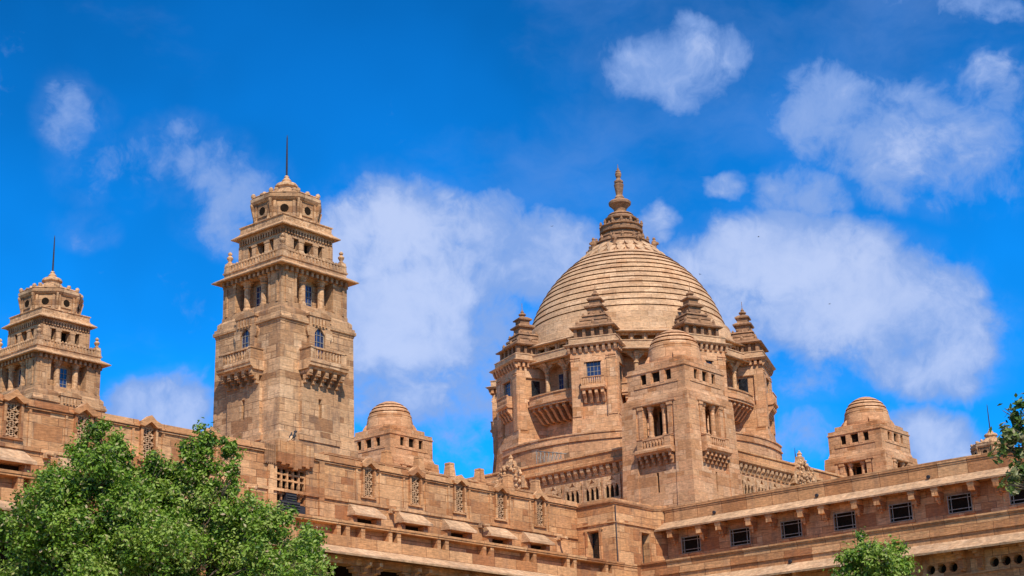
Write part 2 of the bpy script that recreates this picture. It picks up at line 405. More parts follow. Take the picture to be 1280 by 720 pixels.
# ------------------------------------------------------------------ square bell towers
SIDES = [0, -90, 180, 90]
def make_tower(loc, label):
    T = root('stone_tower', loc, label, 'tower', 'tall square towers with rods on top')
    b = MB()
    sq(b, [(3.10, 0), (3.10, 22.3), (3.02, 22.9), (2.94, 22.92), (2.90, 29.36), (2.94, 29.40), (2.94, 29.48), (3.03, 29.54), (3.03, 29.72), (2.97, 29.76), (2.97, 29.90), (2.86, 29.94), (2.85, 30.25), (2.66, 30.45), (2.66, 30.66), (1.7, 30.70)])
    for a in SIDES:
        b.fr(0, 0, a)
        # projecting centre bay with a slit window
        b.wall(-1.42, 1.42, 22.93, 26.0, [(-.13, .13, 23.9, 25.1)], 3.14, .24)
        b.box(-1.6, 1.6, 2.9, 3.16, 22.5, 22.92)
        # window surround rising through the ledge
        b.wall(-.82, .82, 27.2, 30.05, [(-.42, .42, 27.3, 29.42)], 3.10, .2)
        b.uz([(-.9, 30.05), (.9, 30.05), (.9, 30.2), (.5, 30.32), (.5, 30.42), (-.5, 30.42), (-.5, 30.32), (-.9, 30.2)], 2.86, 3.16)
        b.arch_fill(0, .42, 29.0, 29.42, 2.92, 3.06)
        for k in range(5): b.box(-.62+.26*k, -.50+.26*k, 3.10, 3.18, 29.5, 29.95)
        for q in (-1, 1):
            b.uz([(q*.82, 29.4), (q*1.0, 29.4), (q*1.0, 29.1), (q*.88, 28.8), (q*.82, 28.8)], 2.9, 3.08)
    b.build('shaft', 'tower_stone', T)
    for a in SIDES:
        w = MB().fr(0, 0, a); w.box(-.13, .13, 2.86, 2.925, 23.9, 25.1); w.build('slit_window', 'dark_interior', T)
        w = MB().fr(0, 0, a); w.box(-.42, .42, 2.86, 2.93, 27.3, 29.42); wo = w.build('window', 'glass', T)
        w = MB().fr(0, 0, a); win_bars(w, 0, .42, 27.3, 29.42, 2.94, 2, 4); w.build('frame', 'window_paint', wo)
        # balcony
        m = MB().fr(0, 0, a)
        m.dz([(2.9, 26.62), (3.72, 26.62), (3.78, 26.72), (3.92, 26.78), (3.92, 26.92), (3.98, 26.98), (3.98, 27.12), (3.90, 27.18), (2.9, 27.18)], -1.52, 1.52)
        for q in (-1, 1):
            m.box(q*1.0, q*1.42, 3.70, 3.86, 27.18, 27.86); m.box(q*1.28, q*1.42, 2.9, 3.70, 27.18, 27.86)
            m.box(q*1.26, q*1.47, 2.9, 3.91, 27.861, 27.93)
        m.box(-1.26, 1.26, 3.68, 3.90, 27.82, 27.92); m.box(-1.0, 1.0, 3.72, 3.86, 27.18, 27.26)
        bo = m.build('balcony', 'tower_stone', T)
        m = MB().fr(0, 0, a); baluster_row(m, -1.0, 1.0, 3.79, 27.26, 27.82, .25, .042); m.build('balusters', 'carved_stone', bo)
        for k in range(5):
            m = MB().fr(0, 0, a)
            u = -1.26+.63*k
            m.box(u-.12, u+.12, 2.9, 3.74, 26.36, 26.618); m.box(u-.11, u+.11, 3.14, 3.52, 26.08, 26.358)
            m.box(u-.10, u+.10, 3.14, 3.34, 25.84, 26.078); m.box(u-.14, u+.14, 3.5, 3.7, 26.24, 26.359)
            m.build('corbel', 'tower_stone', bo)
    # colonnaded belfry stage
    s_ = MB(); sq(s_, [(1.95, 30.68), (1.95, 33.3)]); s_.build('belfry_core', 'tower_stone', T)
    s_ = MB()
    for a in SIDES:
        s_.fr(0, 0, a)
        s_.box(1.5, 2.63, 1.5, 2.63, 30.45, 32.9)     # corner pier
        s_.box(-1.5, 1.5, 2.05, 2.62, 30.45, 30.78)   # sill
        s_.box(-1.5, 1.5, 1.9, 2.60, 32.62, 32.9)     # lintel
        for q in (-1, 1):
            s_.box(q*1.465, q*1.62, 2.0, 2.66, 30.8, 32.55); s_.box(q*1.43, q*1.66, 1.98, 2.68, 32.35, 32.62)
            s_.box(q*2.2, q*2.35, 2.63, 2.70, 30.7, 32.4)
        for k in range(13):
            u = -2.4+.4*k; s_.box(u-.09, u+.09, 2.60, 2.86, 32.58, 32.86)
    sq(s_, [(2.60, 32.86), (2.86, 32.9), (2.86, 32.93)])
    s_.build('belfry', 'tower_stone', T)
    for a in SIDES:
        for u in (-.75, .75):
            c = MB().fr(0, 0, a)
            c.lathe([(.27, 30.78), (.27, 30.92), (.21, 30.98), (.20, 32.05), (.19, 32.15), (.27, 32.22), (.20, 32.28), (.28, 32.45), (.34, 32.62)], 10, u, 2.32)
            c.box(u-.42, u+.42, 2.12, 2.52, 32.5, 32.62)
            c.build('column', 'carved_stone', T)
        d = MB().fr(0, 0, a); d.box(-.3, .3, 1.94, 1.99, 30.8, 32.3)
        do = d.build('door', 'glass', T)
        d = MB().fr(0, 0, a); win_bars(d, 0, .3, 30.8, 32.3, 2.0, 1, 3); d.build('frame', 'window_paint', do)
    e = MB(); sq(e, [(2.6, 32.93), (3.14, 32.86), (3.16, 32.92), (2.62, 33.26), (2.2, 33.26)]); e.build('lower_eave', 'carved_stone', T)
    p = MB(); sq(p, [(2.60, 33.2), (2.62, 33.42), (2.68, 33.46), (2.68, 33.54), (2.56, 33.56), (2.55, 33.86), (2.62, 33.9), (2.62, 33.97), (2.38, 33.97), (2.38, 33.5)])
    for a in SIDES:
        p.fr(0, 0, a); n = 17
        for k in range(n):
            u = -2.1+4.2*k/(n-1); p.box(u-.07, u+.07, 2.55, 2.62, 33.58, 33.86)
            p.lathe([(.085, 33.97), (.085, 34.03), (0, 34.1)], 6, u, 2.5)
    p.build('parapet', 'carved_stone', T)
    for a in SIDES:
        f = MB().fr(0, 0, a); f.frust(2.38, 2.38, .26, .26, 33.5, .20, .20, 34.16)
        f.lathe([(r, 34.16+z) for r, z in URN], 10, 2.38, 2.38); f.build('urn_finial', 'carved_stone', T)
    # upper stage
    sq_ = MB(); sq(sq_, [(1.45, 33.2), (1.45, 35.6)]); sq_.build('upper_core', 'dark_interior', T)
    u_ = MB()
    for a in SIDES:
        u_.fr(0, 0, a)
        u_.wall(-1.998, 1.998, 33.2, 35.5, [(-1.15, -.78, 33.7, 35.02), (-.36, .36, 33.7, 35.02), (.78, 1.15, 33.7, 35.02)], 2.0, .5)
        for k in (-.57, .57): u_.box(k-.2, k+.2, 1.99, 2.04, 33.7, 34.9); u_.box(k-.24, k+.24, 1.98, 2.07, 34.9, 35.02)
        u_.box(-1.3, 1.3, 1.99, 2.05, 35.03, 35.11)
        for k in range(17):
            u = -1.85+3.7*k/16; u_.box(u-.06, u+.06, 1.99, 2.09, 35.26, 35.6)
        for k in (-1, 1): u_.box(k*1.86-.14, k*1.86+.14, 1.99, 2.04, 33.3, 35.2)
    sq(u_, [(1.9, 35.5), (2.08, 35.52), (2.1, 35.68), (1.9, 35.7)])
    u_.build('upper_stage', 'tower_stone', T)
    e = MB(); sq(e, [(1.9, 35.72), (2.36, 35.66), (2.38, 35.72), (2.02, 36.0), (2.02, 36.06), (1.97, 36.08), (1.97, 36.38), (2.03, 36.42), (2.03, 36.48), (1.7, 36.50)])
    e.build('upper_eave', 'carved_stone', T)
    # octagonal lantern
    l = MB(); l.lathe([(1.80, 36.3), (1.86, 36.5), (1.9, 37.6), (2.0, 37.66), (2.12, 37.8), (2.14, 37.98), (2.02, 38.02), (2.02, 38.12), (1.9, 38.14)], 8, apo=True, smooth=False)
    for k in range(8):
        l.fr(0, 0, k*45)
        l.box(-.42, .42, 1.86, 1.93, 36.72, 37.46)
        for q in (-1, 1):
            l.box(q*.5, q*.66, 1.86, 1.97, 36.5, 37.62); l.lathe([(.13, 36.42), (.13, 36.5), (.08, 36.58)], 8, q*.58, 1.93)
        l.fr(0, 0, k*45+22.5)
        l.dz([(1.9, 36.6), (2.06, 36.6), (2.16, 37.0), (2.30, 37.6), (2.30, 37.7), (1.9, 37.7)], -.07, .07)
    l.build('lantern', 'tower_stone', T)
    for k in range(8):
        m = MB().fr(0, 0, k*45); m.uz([(.26*math.cos(R(t)), 37.1+.26*math.sin(R(t))) for t in range(0, 360, 30)], 1.92, 1.945)
        m.build('round_window', 'dark_interior', T)
    rr = MB(); rr.lathe([(2.06, 38.1), (2.02, 38.16), (1.72, 38.2), (1.60, 38.34), (1.36, 38.36), (1.24, 38.5), (.98, 38.54), (.82, 38.68), (.72, 38.84)], 8, apo=True, smooth=False)
    rr.lathe([(.58, 38.78), (.58, 38.98), (.62, 39.06), (.72, 39.12), (.72, 39.22), (.62, 39.34), (.36, 39.46), (.28, 39.52), (.30, 39.6), (.22, 39.68), (.14, 39.78), (.16, 39.86), (.08, 39.94)], 20)
    for k in range(8):
        a = R(k*45+22.5)
        rr.fr(0, 0, 0); rr.lathe([(.10, 38.08), (.15, 38.2), (.14, 38.32), (.06, 38.4), (0, 38.42)], 8, 2.12*math.cos(a), 2.12*math.sin(a))
        a = R(k*45+22.5); rr.lathe([(.12, 38.4), (.15, 38.52), (.12, 38.64), (0, 38.68)], 8, 1.42*math.cos(a), 1.42*math.sin(a))
        a = R(k*45); rr.lathe([(.16, 38.1), (.14, 38.22), (0, 38.28)], 8, 1.95*math.cos(a), 1.95*math.sin(a))
    rr.build('roof', 'carved_stone', T)
    m = MB(); m.lathe([(.065, 39.9), (.055, 41.4), (.035, 42.5), (.01, 42.7)], 8); m.build('rod', 'iron', T)
    return T
tower_main = make_tower((63.7, 71.8, 0), 'nearest and largest square sandstone tower with blue balcony windows, left of the dome')

# ------------------------------------------------------------------ small domed turrets
def make_turret(loc, label):
    T = root('domed_turret', loc, label, 'turret', 'square turrets with small ribbed domes round the main dome')
    b = MB()
    sq(b, [(3.05, 0), (3.02, 23.0), (2.86, 23.2), (2.80, 28.0), (1.1, 28.02)])
    sq(b, [(1.1, 28.0), (1.1, 30.7)])
    sq(b, [(2.2, 30.6), (2.98, 30.62), (3.0, 30.72), (2.98, 31.02), (2.74, 31.12), (2.66, 31.4), (2.2, 31.42)])
    for a in SIDES:
        b.fr(0, 0, a)
        # battered corner piers
        b.hexa([(1.72, 1.72, 20), (3.26, 1.72, 20), (3.26, 3.26, 20), (1.72, 3.26, 20)], [(1.72, 1.72, 30.62), (3.02, 1.72, 30.62), (3.02, 3.02, 30.62), (1.72, 3.02, 30.62)])
        b.wall(-1.72, 1.72, 19.5, 25.3, [(-.11, .11, 23.8, 25.28)], 3.09, .26)
        b.wall(-1.72, 1.72, 27.6, 30.62, [(-1.08, 1.08, 28.02, 30.4)], 2.93, .42)
        for q in (-1, 1):
            b.box(q*1.12, q*1.5, 2.93, 3.0, 28.0, 30.2); b.box(q*1.08, q*1.6, 2.93, 3.06, 30.2, 30.4)
        b.dz([(2.9, 30.42), (3.06, 30.42), (3.10, 30.5), (3.10, 30.62), (2.9, 30.66)], -1.9, 1.9)
    b.build('shaft', 'warm_stone', T)
    for a in SIDES:
        w = MB().fr(0, 0, a); w.box(-.11, .11, 2.80, 2.86, 23.8, 25.28); w.build('slit_window', 'dark_interior', T)
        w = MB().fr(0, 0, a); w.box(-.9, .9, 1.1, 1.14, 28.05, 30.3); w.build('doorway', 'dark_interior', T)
        for u in (-.62, .62):
            c = MB().fr(0, 0, a)
            c.lathe([(.25, 28.02), (.25, 28.14), (.19, 28.22), (.18, 29.9), (.22, 29.98), (.18, 30.06), (.27, 30.22), (.28, 30.4)], 10, u, 2.66)
            c.build('column', 'warm_stone', T)
        m = MB().fr(0, 0, a)
        m.dz([(2.82, 26.62), (3.40, 26.62), (3.48, 26.74), (3.60, 26.80), (3.60, 26.94), (3.52, 27.08), (2.82, 27.08)], -1.62, 1.62)
        for q in (-1, 1):
            m.box(q*.98, q*1.5, 3.26, 3.42, 27.08, 27.84); m.box(q*1.36, q*1.5, 2.82, 3.26, 27.08, 27.84); m.box(q*.94, q*1.54, 2.82, 3.46, 27.842, 27.9)
        m.box(-.98, .98, 3.26, 3.42, 27.72, 27.82); m.box(-.98, .98, 3.26, 3.42, 27.08, 27.16)
        bo = m.build('balcony', 'warm_stone', T)
        m = MB().fr(0, 0, a); baluster_row(m, -.98, .98, 3.34, 27.16, 27.72, .25, .04); m.build('balusters', 'warm_stone', bo)
        for k in range(6):
            m = MB().fr(0, 0, a)
            u = -1.35+.54*k
            m.box(u-.10, u+.10, 2.8, 3.38, 26.36, 26.618); m.box(u-.09, u+.09, 2.8, 3.22, 26.1, 26.358); m.box(u-.08, u+.08, 2.8, 3.04, 25.85, 26.098)
            m.build('corbel', 'warm_stone', bo)
    # attic with three square windows a side
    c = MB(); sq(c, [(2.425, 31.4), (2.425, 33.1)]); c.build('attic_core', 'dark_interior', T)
    u_ = MB()
    for a in SIDES:
        u_.fr(0, 0, a)
        u_.wall(-2.628, 2.628, 31.38, 33.12, [(-1.4, -.88, 32.22, 33.0), (-.36, .36, 32.22, 33.0), (.88, 1.4, 32.22, 33.0)], 2.63, .2)
        for k in (-.62, .62): u_.box(k-.2, k+.2, 2.62, 2.70, 32.1, 33.0)
        u_.box(-2.0, 2.0, 2.62, 2.68, 31.95, 32.12)
    sq(u_, [(2.5, 33.1), (2.70, 33.12), (2.70, 33.2), (2.62, 33.24), (2.62, 33.50), (2.16, 33.52), (2.14, 33.98), (1.6, 34.0)])
    for a in SIDES:
        u_.fr(0, 0, a)
        u_.box(-1.7, 1.7, 1.6, 2.58, 33.5, 33.74)
        for q in (-1, 1): u_.lathe([(.12, 33.6), (.12, 33.9), (0, 34.0)], 6, q*1.95, 1.95)
    u_.build('attic', 'warm_stone', T)
    d = MB()
    prof = [(2.12, 33.6), (2.10, 34.2), (2.04, 34.7), (1.93, 35.18)]
    zs = [35.2, 35.62, 36.0, 36.32]
    rz = lambda z: 1.95*math.sqrt(max(0, 1-((z-34.7)/2.08)**2))
    for z0, z1 in zip(zs[:-1], zs[1:]): prof += [(rz(z0)+.07, z0), (rz((z0+z1)/2)+.06, (z0+z1)/2), (rz(z1)+.05, z1-.10), (rz(z1)-.20, z1-.095), (rz(z1)-.20, z1-.001)]
    prof += [(1.25, 36.32), (1.0, 36.48), (.62, 36.66), (.28, 36.74), (0, 36.76)]
    d.lathe(prof, 40)
    for a in SIDES:
        d.fr(0, 0, a+45); d.dz([(1.9, 33.8), (2.45, 33.8), (2.3, 34.2), (2.1, 34.5), (1.9, 34.6)], -.5, .5)
    d.build('dome', 'warm_stone', T)
    return T
turret_front = make_turret((100.6, 68.95, 0), 'nearest small domed turret, standing large in front of the great dome')

# ------------------------------------------------------------------ the central rotunda and dome
CX, CY = 115.78, 84.36
RT = root('domed_rotunda', (CX, CY, 0), 'great sandstone rotunda under the large ribbed central dome with tall finial', 'domed building')
def dome_r(z):
    pts = [(41.5, 9.10), (42.2, 8.92), (42.9, 8.71), (43.6, 8.48), (44.3, 8.21), (45.0, 7.90), (45.7, 7.53), (46.35, 7.13), (47.0, 6.67), (47.6, 6.19), (48.2, 5.64), (48.75, 5.06), (49.3, 4.42), (49.8, 3.80), (50.3, 3.15), (51.2, 2.0)]
    for (a, ra), (b, rb) in zip(pts[:-1], pts[1:]):
        if z <= b: return ra+(rb-ra)*(z-a)/(b-a)
    return pts[-1][1]
def rotunda():
    b = MB()                       # square podium
    sq(b, [(16.6, 0), (16.6, 26.2), (16.62, 26.3), (15.9, 26.32)])
    b.build('podium', 'warm_stone', RT)
    p = MB(); sq(p, [(15.8, 27.0), (16.95, 27.0), (17.08, 27.12), (17.08, 27.34), (16.98, 27.4), (16.72, 27.42), (16.72, 27.94), (16.82, 27.98), (16.82, 28.12), (16.4, 28.12), (16.4, 27.3), (12, 27.3)])
    p.build('podium_parapet', 'coping_stone', RT)
    p = MB(); sq(p, [(16.3, 26.1), (16.58, 26.3), (16.58, 27.0)])
    for a in SIDES:
        p.fr(0, 0, a); n = 52
        for k in range(n):
            u = -16.2+32.4*k/(n-1)
            p.dz([(16.55, 26.32), (16.70, 26.34), (16.78, 26.55), (16.92, 26.7), (16.96, 27.0), (16.55, 27.0)], u-.16, u+.16)
    p.build('corbel_table', 'carved_stone', RT)
    # triple arched windows of the podium
    for a in SIDES:
        for k in range(-6, 7):
            if k == 0: continue
            uc = 1.93*k+(0.4 if k > 0 else -0.4)
            if abs(uc) > 12.6: continue
            m = MB().fr(0, 0, a)
            m.wall(uc-.82, uc+.82, 24.35, 25.75, [(uc-.66+.46*j, uc-.66+.46*j+.38, 24.45, 25.45) for j in range(3)], 16.78, .17)
            for j in range(3): m.arch_fill(uc-.47+.46*j, .19, 25.05, 25.45, 16.62, 16.76)
            m.arch_fill(uc, .82, 25.45, 26.1, 16.62, 16.74, power=.6)
            m.box(uc-.9, uc+.9, 16.6, 16.9, 24.2, 24.35)
            wo = m.build('arched_window', 'carved_stone', RT)
            m = MB().fr(0, 0, a); m.box(uc-.7, uc+.7, 16.56, 16.625, 24.42, 25.5); m.build('pane', 'dark_interior', wo)
            m = MB().fr(0, 0, a); m.box(uc+.9, uc+1.06, 16.6, 16.72, 24.0, 26.1)
            m.build('pilaster', 'warm_stone', RT)
    # round terrace wall
    d = MB()
    for a0 in (69, 249):           # frame angles; the ends die into the pavilions
        for r1, z0, z1 in ((13.12, 27.25, 30.42), (13.24, 30.42, 30.54), (13.12, 30.54, 30.98), (13.2, 30.98, 31.1)):
            d.arc(12.85 if z0 > 30.5 else 10.0, r1, a0, a0+132, z0, z1, 44)
    d.build('terrace_wall', 'drum_stone', RT)
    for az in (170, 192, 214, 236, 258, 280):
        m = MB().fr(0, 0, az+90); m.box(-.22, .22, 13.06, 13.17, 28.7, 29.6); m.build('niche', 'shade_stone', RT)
    # octagonal drum with galleries
    d = MB(); d.lathe([(9.9, 27.3), (9.7, 31.5), (9.5, 34.0), (9.3, 34.4), (9.3, 40.2)], 8, apo=True, smooth=False)
    d.build('drum', 'warm_stone', RT)
    for k in range(8):
        a = k*45
        g_ = MB().fr(0, 0, a)
        arcs = (90-12.2, 90+12.2)
        g_.arc(9.2, 11.5, arcs[0], arcs[1], 34.35, 34.55, 10); g_.arc(11.25, 11.6, arcs[0], arcs[1], 34.55, 34.7, 10)
        g_.arc(11.3, 11.46, arcs[0], arcs[1], 34.7, 35.3, 10); g_.arc(11.24, 11.54, arcs[0], arcs[1], 35.302, 35.42, 10)
        for j in range(7):
            g_.fr(0, 0, a-10.2+3.4*j)
            g_.dz([(9.4, 33.1), (10.3, 33.12), (10.65, 33.45), (11.05, 33.92), (11.36, 34.08), (11.36, 34.34), (9.4, 34.34)], -.13, .13)
        g_.build('gallery_balcony', 'warm_stone', RT)
        w = MB().fr(0, 0, a); w.box(-2.4, 2.4, 9.3, 9.42, 34.56, 38.1); w.build('gallery_back', 'warm_stone', RT)
        w = MB().fr(0, 0, a); w.box(-.5, .5, 9.42, 9.46, 35.0, 37.4); wo = w.build('gallery_window', 'glass', RT)
        w = MB().fr(0, 0, a); win_bars(w, 0, .5, 35.0, 37.4, 9.465, 3, 4); w.build('frame', 'window_paint', wo)
        for u in (-.98, .98):
            c = MB().fr(0, 0, a); c.lathe([(.26, 34.55), (.26, 35.5), (.2, 35.6), (.18, 37.2), (.26, 37.3), (.2, 37.4), (.32, 37.7), (.34, 37.8)], 10, u, 10.4)
            c.dz([(10.1, 37.8), (10.7, 37.8), (10.95, 38.1), (10.95, 38.2), (10.1, 38.2)], u-.2, u+.2)
            for q in (-1, 1): c.uz([(u+q*.2, 37.5), (u+q*.34, 37.7), (u+q*.7, 38.0), (u+q*.7, 38.1), (u+q*.2, 38.1)], 10.25, 10.55)
            c.build('gallery_column', 'carved_stone', RT)
        e = MB().fr(0, 0, a)
        e.box(-2.9, 2.9, 9.3, 10.7, 38.1, 38.3)
        e.dz([(10.4, 38.32), (11.3, 38.26), (11.35, 38.33), (10.75, 38.58), (10.4, 38.58)], -3.6, 3.6)
        e.box(-3.6, 3.6, 10.4, 10.75, 38.585, 39.12); e.box(-3.6, 3.6, 10.35, 10.81, 39.122, 39.2)
        e.box(-3.6, 3.6, 9.3, 10.5, 38.3, 38.6)
        e.build('gallery_eave', 'pale_stone', RT)
        e = MB().fr(0, 0, a)
        e.wall(-3.8, 3.8, 38.6, 40.0, [(-3.3+1.15*j, -3.3+1.15*j+.72, 39.15, 39.8) for j in range(6)], 10.1, .3)
        for j in range(7): e.box(-3.62+1.15*j, -3.42+1.15*j, 10.1, 10.22, 39.1, 39.95)
        e.build('attic_arcade', 'carved_stone', RT)
        e = MB().fr(0, 0, a); e.dz([(9.4, 40.02), (10.6, 39.98), (10.65, 40.05), (10.2, 40.3), (9.4, 40.3)], -4.2, 4.2)
        e.build('attic_eave', 'pale_stone', RT)
    # pavilions on the corners of the drum
    for k in range(8):
        az = 22.5+45*k; th = az+90; pc = 10.6; px, py = pc*math.cos(R(az)), pc*math.sin(R(az))
        b = MB().fr(0, 0, th)
        b.hexa([(-2.2, 8.6, 27.3), (2.2, 8.6, 27.3), (2.2, 12.86, 27.3), (-2.2, 12.86, 27.3)], [(-1.95, 8.8, 32.4), (1.95, 8.8, 32.4), (1.95, 12.33, 32.4), (-1.95, 12.33, 32.4)])
        b.box(-1.80, 1.80, 8.8, 12.12, 32.3, 38.4)
        b.wall(-1.95, 1.95, 32.4, 38.4, [(-1.06, 1.06, 32.41, 34.9), (-.62, .62, 34.9, 37.2)], 12.33, .215)
        for q in (-1, 1):
            b.box(q*1.15, q*1.9, 12.33, 12.39, 32.6, 37.35); b.box(q*1.10, q*1.95, 12.33, 12.43, 37.36, 37.46); b.box(q*1.12, q*1.93, 12.33, 12.42, 37.56, 37.66)
            # flanks
            b.box(q*1.80, q*1.951, 8.8, 9.5, 32.3, 38.4); b.box(q*1.80, q*1.951, 11.5, 12.12, 32.3, 38.4); b.box(q*1.80, q*1.951, 9.5, 11.5, 32.3, 34.6); b.box(q*1.80, q*1.951, 9.5, 11.5, 37.2, 38.4)
            b.box(q*1.95, q*2.0, 11.5, 12.2, 32.6, 37.3)
        b.box(-.72, .72, 12.33, 12.44, 37.16, 37.3); b.box(-.5, .5, 12.33, 12.42, 37.3, 37.42)
        b.fr(px, py, th)
        for q in range(9):
            u = -2.0+.5*q
            b.dz([(1.70, 37.95), (1.85, 38.0), (1.98, 38.25), (2.05, 38.5), (1.70, 38.5)], u-.11, u+.11)
        for sd in (-1, 1):
            for q in range(8):
                dd = -1.6+.46*q; b.box(sd*1.94, sd*2.22, dd-.11, dd+.11, 38.1, 38.5)
        po = b.build('pavilion', 'warm_stone', RT)
        e = MB().fr(px, py, th)
        e.frust(0, .0, 2.42, 2.2, 38.62, 2.45, 2.22, 38.66); e.frust(0, 0, 2.45, 2.22, 38.66, 2.05, 1.85, 38.82)
        e.frust(0, 0, 2.3, 2.05, 38.5, 2.42, 2.2, 38.62)
        e.frust(0, 0, 2.02, 1.82, 38.8, 2.02, 1.82, 39.24); e.frust(0, 0, 2.07, 1.87, 39.242, 2.07, 1.87, 39.32)
        e.build('lower_eave', 'pale_stone', po)
        e = MB().fr(px, py, th)
        e.frust(0, 0, 1.4, 1.2, 39.2, 1.4, 1.2, 40.2)
        for sx, fn in ((1.62, 0), (1.45, 1)):
            for q in range(5):
                t_ = -1+.5*q
                for sg in (-1, 1):
                    if fn == 0: e.box(t_*1.5-.13, t_*1.5+.13, sg*1.2, sg*1.5, 39.3, 40.15)
                    else: e.box(sg*1.4, sg*1.66, t_*1.3-.12, t_*1.3+.12, 39.3, 40.15)
        e.frust(0, 0, 1.9, 1.72, 40.14, 1.97, 1.78, 40.24); e.frust(0, 0, 1.97, 1.78, 40.24, 1.55, 1.35, 40.46)
        e.frust(0, 0, 1.5, 1.32, 40.4, 1.5, 1.32, 40.62); e.frust(0, 0, 1.42, 1.25, 40.62, 1.12, 1.0, 40.95)
        e.frust(0, 0, 1.22, 1.1, 40.95, 1.2, 1.08, 41.12); e.frust(0, 0, 1.05, .92, 41.1, .95, .85, 41.35)
        e.frust(0, 0, 1.08, .98, 41.35, 1.0, .9, 41.5)
        for sx in (-1, 0, 1):
            for sy in (-1, 0, 1):
                if sx or sy: e.lathe([(.12, 40.6), (.15, 40.75), (.1, 40.88), (0, 40.98)], 6, sx*1.38, sy*1.2); e.lathe([(.10, 41.45), (.12, 41.56), (0, 41.72)], 6, sx*.92, sy*.82)
        e.lathe([(.78, 41.4), (.74, 41.7), (.55, 41.82), (.55, 42.2)], 12, smooth=False)
        e.frust(0, 0, .60, .60, 41.7, .60, .60, 42.14); e.frust(0, 0, .80, .80, 42.14, .84, .84, 42.26); e.frust(0, 0, .84, .84, 42.26, .56, .56, 42.46)
        e.frust(0, 0, .46, .46, 42.4, .46, .46, 42.86); e.frust(0, 0, .62, .62, 42.86, .64, .64, 42.96); e.frust(0, 0, .64, .64, 42.96, .32, .32, 43.2)
        e.lathe([(.26, 43.15), (.2, 43.3), (.34, 43.4), (.32, 43.5), (.14, 43.6), (.16, 43.7), (.05, 43.85), (.025, 44.0), (.02, 44.5)], 10)
        e.build('spire', 'dark_carved_stone', po)
        w = MB().fr(0, 0, th); w.box(-.62, .62, 12.115, 12.15, 35.5, 37.2); wo = w.build('window', 'glass', po)
        w.v, w.f, w.sm = [], [], []
        w = MB().fr(0, 0, th); win_bars(w, 0, .62, 35.5, 37.2, 12.155, 3, 3, .018); w.build('window_frame', 'window_paint', po)
        for sd in (-1, 1):
            w = MB().fr(0, 0, th); w.box(sd*1.795, sd*1.82, 10.1, 10.9, 35.0, 37.0); w.build('window', 'dark_glass', po)
        m = MB().fr(0, 0, th)
        m.dz([(12.1, 34.7), (12.78, 34.7), (12.95, 34.82), (12.95, 34.98), (12.88, 35.04), (12.1, 35.04)], -1.02, 1.02)
        m.box(-.96, -.84, 12.1, 12.86, 35.04, 35.72); m.box(.84, .96, 12.1, 12.86, 35.04, 35.72); m.box(-.84, .84, 12.78, 12.86, 35.04, 35.12)
        m.box(-.98, .98, 12.74, 12.90, 35.722, 35.8); baluster_row(m, -.84, .84, 12.82, 35.12, 35.722, .17, .04)
        for q in range(4):
            u = -.78+.52*q
            m.dz([(12.1, 33.7), (12.3, 33.72), (12.5, 34.1), (12.8, 34.4), (12.8, 34.7), (12.1, 34.7)], u-.12, u+.12)
        m.build('balcony', 'warm_stone', po)
    # the dome in stepped courses
    d = MB()
    prof = [(10.3, 40.2), (10.25, 40.42), (9.95, 40.52), (9.85, 41.0), (9.70, 41.1), (9.62, 41.6), (9.42, 41.68), (9.30, 42.2), (9.2, 42.25)]
    z = 42.3; i = 0
    while z < 49.6:
        h = 0.63-0.011*i
        z1 = z+h; r0, r1 = dome_r(z), dome_r(z1)
        prof += [(r0+.15, z), (r0*.5+r1*.5+.15, z+h*.5-.05), (r1+.11, z1-.10), (r1-.26, z1-.095), (r1-.27, z1-.001)]
        z = z1; i += 1
    prof += [(3.3, 50.15), (2.8, 50.5), (2.4, 50.8)]
    d.lathe(prof, 96); d.build('dome', 'dome_stone', RT)
    # lotus petals and the stacked finial
    pt = MB()
    for tier, (n, r0, z0, r1, z1) in enumerate(((26, 4.25, 49.35, 3.30, 50.2), (22, 3.55, 50.0, 2.65, 50.85))):
        for k in range(n):
            pt.fr(0, 0, 360/n*(k+.5*tier)); w = math.pi*r0/n*.95
            zm = z0+(z1-z0)*.55; rm = r0+(r1-r0)*.55
            pts = [(0, r0+.16, z0-.05), (w*.75, rm+.12, zm), (w*.8, r1+.08, z1), (0, r1+.16, z1+.02), (-w*.8, r1+.08, z1), (-w*.75, rm+.12, zm)]
            A = [pt.p(*q) for q in pts]; B = [pt.p(q[0], q[1]-.3, q[2]-.15) for q in pts]
            c = pt.p(0, rm+.24, zm+.05)
            for i_ in range(6):
                j_ = (i_+1) % 6
                pt.face((A[i_], A[j_], c)); pt.face((A[j_], A[i_], B[i_], B[j_]))
    pt.build('lotus_petals', 'pale_stone', RT)
    f = MB()
